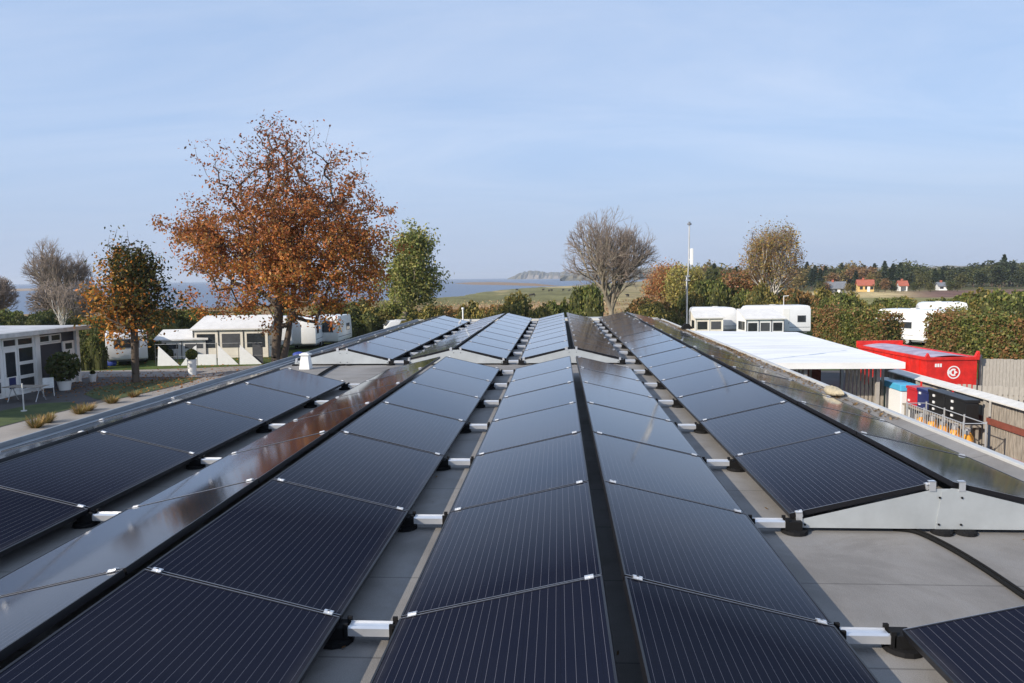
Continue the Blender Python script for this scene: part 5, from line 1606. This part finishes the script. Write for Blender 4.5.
# gas bottle cage with orange bottles
CX = 11.05
cg = thing('bottle_cage', (CX, 20.7, G0), 'galvanised bar cage holding orange gas bottles by the fence', 'cage')
b = MB()
for y in (0, 1.1, 2.2, 3.3):
    for x in (0, .6): b.tube([(x, y, 0), (x, y, 1.55)], .025, 6)
b.build('frame', m_grill, cg)
b = MB()
for i in range(23): b.tube([(0, .14 + i * .14, .05), (0, .14 + i * .14, 1.5)], .010, 5)
for z in (.06, .8, 1.5): b.tube([(0, 0, z), (0, 3.3, z)], .016, 5)
for y in (0, 3.3): b.tube([(0, y, 1.5), (.6, y, 1.5)], .016, 5); b.tube([(0, y, .8), (.6, y, .8)], .016, 5)
b.tube([(.6, 0, 1.5), (.6, 3.3, 1.5)], .016, 5)
b.build('bars', m_grill, cg)
def bottle():
    r_ = thing('gas_bottle', (0, 0, 0), 'orange gas bottle standing in the bar cage', 'gas bottle', group='orange gas bottles in the cage')
    b_ = MB(); b_.tube([(0, 0, 0), (0, 0, .08), (0, 0, .95), (0, 0, 1.06), (0, 0, 1.10)], [.13, .15, .15, .09, .04], 14); b_.build('body', m_orange, r_, smooth=True)
    b_ = MB(); b_.tube([(0, 0, 1.10), (0, 0, 1.2)], [.07, .07], 10, cap=False); b_.tube([(0, 0, 1.1), (0, 0, 1.17)], .025, 6); b_.build('valve', m_grill, r_)
    return r_
bt = bottle(); bu = False
for i in range(9):
    for j in range(1):
        o = bt if not bu else copy_tree(bt); bu = True
        o.location = (CX + .20 + .2 * (i % 2), 20.9 + i * .32, G0); o.scale = (1, 1, 1.06)
# poles and red crate stacked by the fence
for i in range(5):
    b = MB(); b.tube([(0, 0, 0), (.0, 4.5, .02)], .05, 8)
    o = b.build('pole', m_offwhite if i % 2 else m_grill); o.location = (11.2 + i * .11, 15.2 + .2 * (i % 3), G0 + .72 + .03 * (i % 2))
    tag(o, 'long pale pole lying in the stack beside the fence', 'pole', 'poles stacked beside the fence')
tr_ = thing('trestle', (11.42, 17.0, G0), 'low timber trestle under the pale poles by the fence', 'trestle')
for y in (-1.4, 1.6):
    b = MB(); b.box(-.35, .35, y - .05, y + .05, .58, .66); b.build('beam', m_palewood, tr_)
    for x in (-.3, .3):
        b = MB(); b.box(x - .035, x + .035, y - .04, y + .04, 0, .58); b.build('leg', m_palewood, tr_)
p0 = aty(984, 437, 20.4)
cr_ = thing('crate', (11.9, 20.0, G0), 'red plastic crate on the ground by the fence post', 'crate')
b = MB(); b.box(-.3, .3, -.4, .4, .0, .03)
for s in (-1, 1): b.box(s * .29 - .012, s * .29 + .012, -.4, .4, .03, .62); b.box(-.277, .277, s * .39 - .012, s * .39 + .012, .03, .62)
b.build('crate_body', m_redbox, cr_)
b = MB(); b.tube(spline([(12.5, 18.6, G0 + 1.3), (12.3, 18.9, G0 + 1.0), (12.0, 19.2, G0 + .75), (11.6, 19.3, G0 + .62), (11.3, 19.6, G0 + .02)]), .02, 6)
tag(b.build('rope', m_sponge), 'pale rope hanging from the fence post over the poles', 'rope')

# ------------------------------------------------------------------ distant houses
def far_house(px, Yd, wpx, topy, wallm, roofm, label, dpt=5.5, rz=-.25, name='farmhouse', rh=.45, nwin=3, open_front=False):
    p = aty(px, 290, Yd); z0 = gz(p.x, Yd); w = wpx / F * Yd / 2; ht = aty(px, topy, Yd).z - z0
    r_ = thing(name, (p.x, Yd, z0), label, 'house', rz)
    e = ht * (1 - rh)
    b_ = MB()
    if open_front:
        b_.box(-w, w, dpt * .4, dpt, 0, e); b_.box(-w, -w + .4, 0, dpt * .4, 0, e)
    else: b_.box(-w, w, 0, dpt, 0, e)
    b_.prism([(0, e), (dpt, e), (dpt / 2, ht - .15)], -w, w, axis='x'); b_.build('wall', wallm, r_)
    b_ = MB(); b_.prism([(-.5, e - .15), (dpt / 2, ht - .12), (dpt + .5, e - .15), (dpt + .5, e + .1), (dpt / 2, ht + .15), (-.5, e + .1)], -w - .4, w + .4, axis='x'); ro = b_.build('roof', roofm, r_)
    b_ = MB(); b_.box(-w * .4, -w * .4 + .7, dpt / 2 - .3, dpt / 2 + .3, ht - .5, ht + .8); b_.build('chimney', m_brick, ro)
    for i in range(nwin):
        xa = -w + 2 * w * (i + .3) / nwin; b_ = MB(); b_.box(xa, xa + 1.0, -.05, -.002, e * .35, e * .8); b_.build('window', m_glass, r_)
    b_ = MB()
    b_.box(w - .5, w - .1, -.2, -.06, 0, e) if open_front else b_.box(w * .15, w * .15 + .9, -.06, -.003, 0, e * .8)
    b_.build('door', m_white, r_)
far_house(866, 272, 14, 280, m_yellow, m_brick, 'yellow farmhouse with bright red tiled roof before the far wood')
far_house(903.5, 276, 7, 281, m_white, m_brick, 'small open-fronted barn with red roof right of the yellow farmhouse', name='barn', open_front=True, nwin=0)
far_house(836, 262, 17, 282, m_slate, m_slate, 'long low house with grey roof left of the yellow farmhouse', rh=.6)
far_house(943, 282, 7, 282.5, m_white, m_slate, 'small white cottage half hidden before the far pines')

# ------------------------------------------------------------------ sea air between here and the far shore
hm = bpy.data.materials.new('sea haze'); hm.use_nodes = True
ht_ = hm.node_tree
for n in list(ht_.nodes): ht_.nodes.remove(n)
ho_ = ht_.nodes.new('ShaderNodeOutputMaterial'); hv = ht_.nodes.new('ShaderNodeVolumePrincipled')
hv.inputs['Color'].default_value = (0.80, 0.88, 1.0, 1); hv.inputs['Density'].default_value = 0.00016
hv.inputs['Anisotropy'].default_value = 0.1
ht_.links.new(hv.outputs[0], ho_.inputs['Volume'])
b = MB(); b.box(-9900, 9900, -6100, 11900, -8.0, 70)
o = b.build('haze', hm); tag(o, kind='stuff')
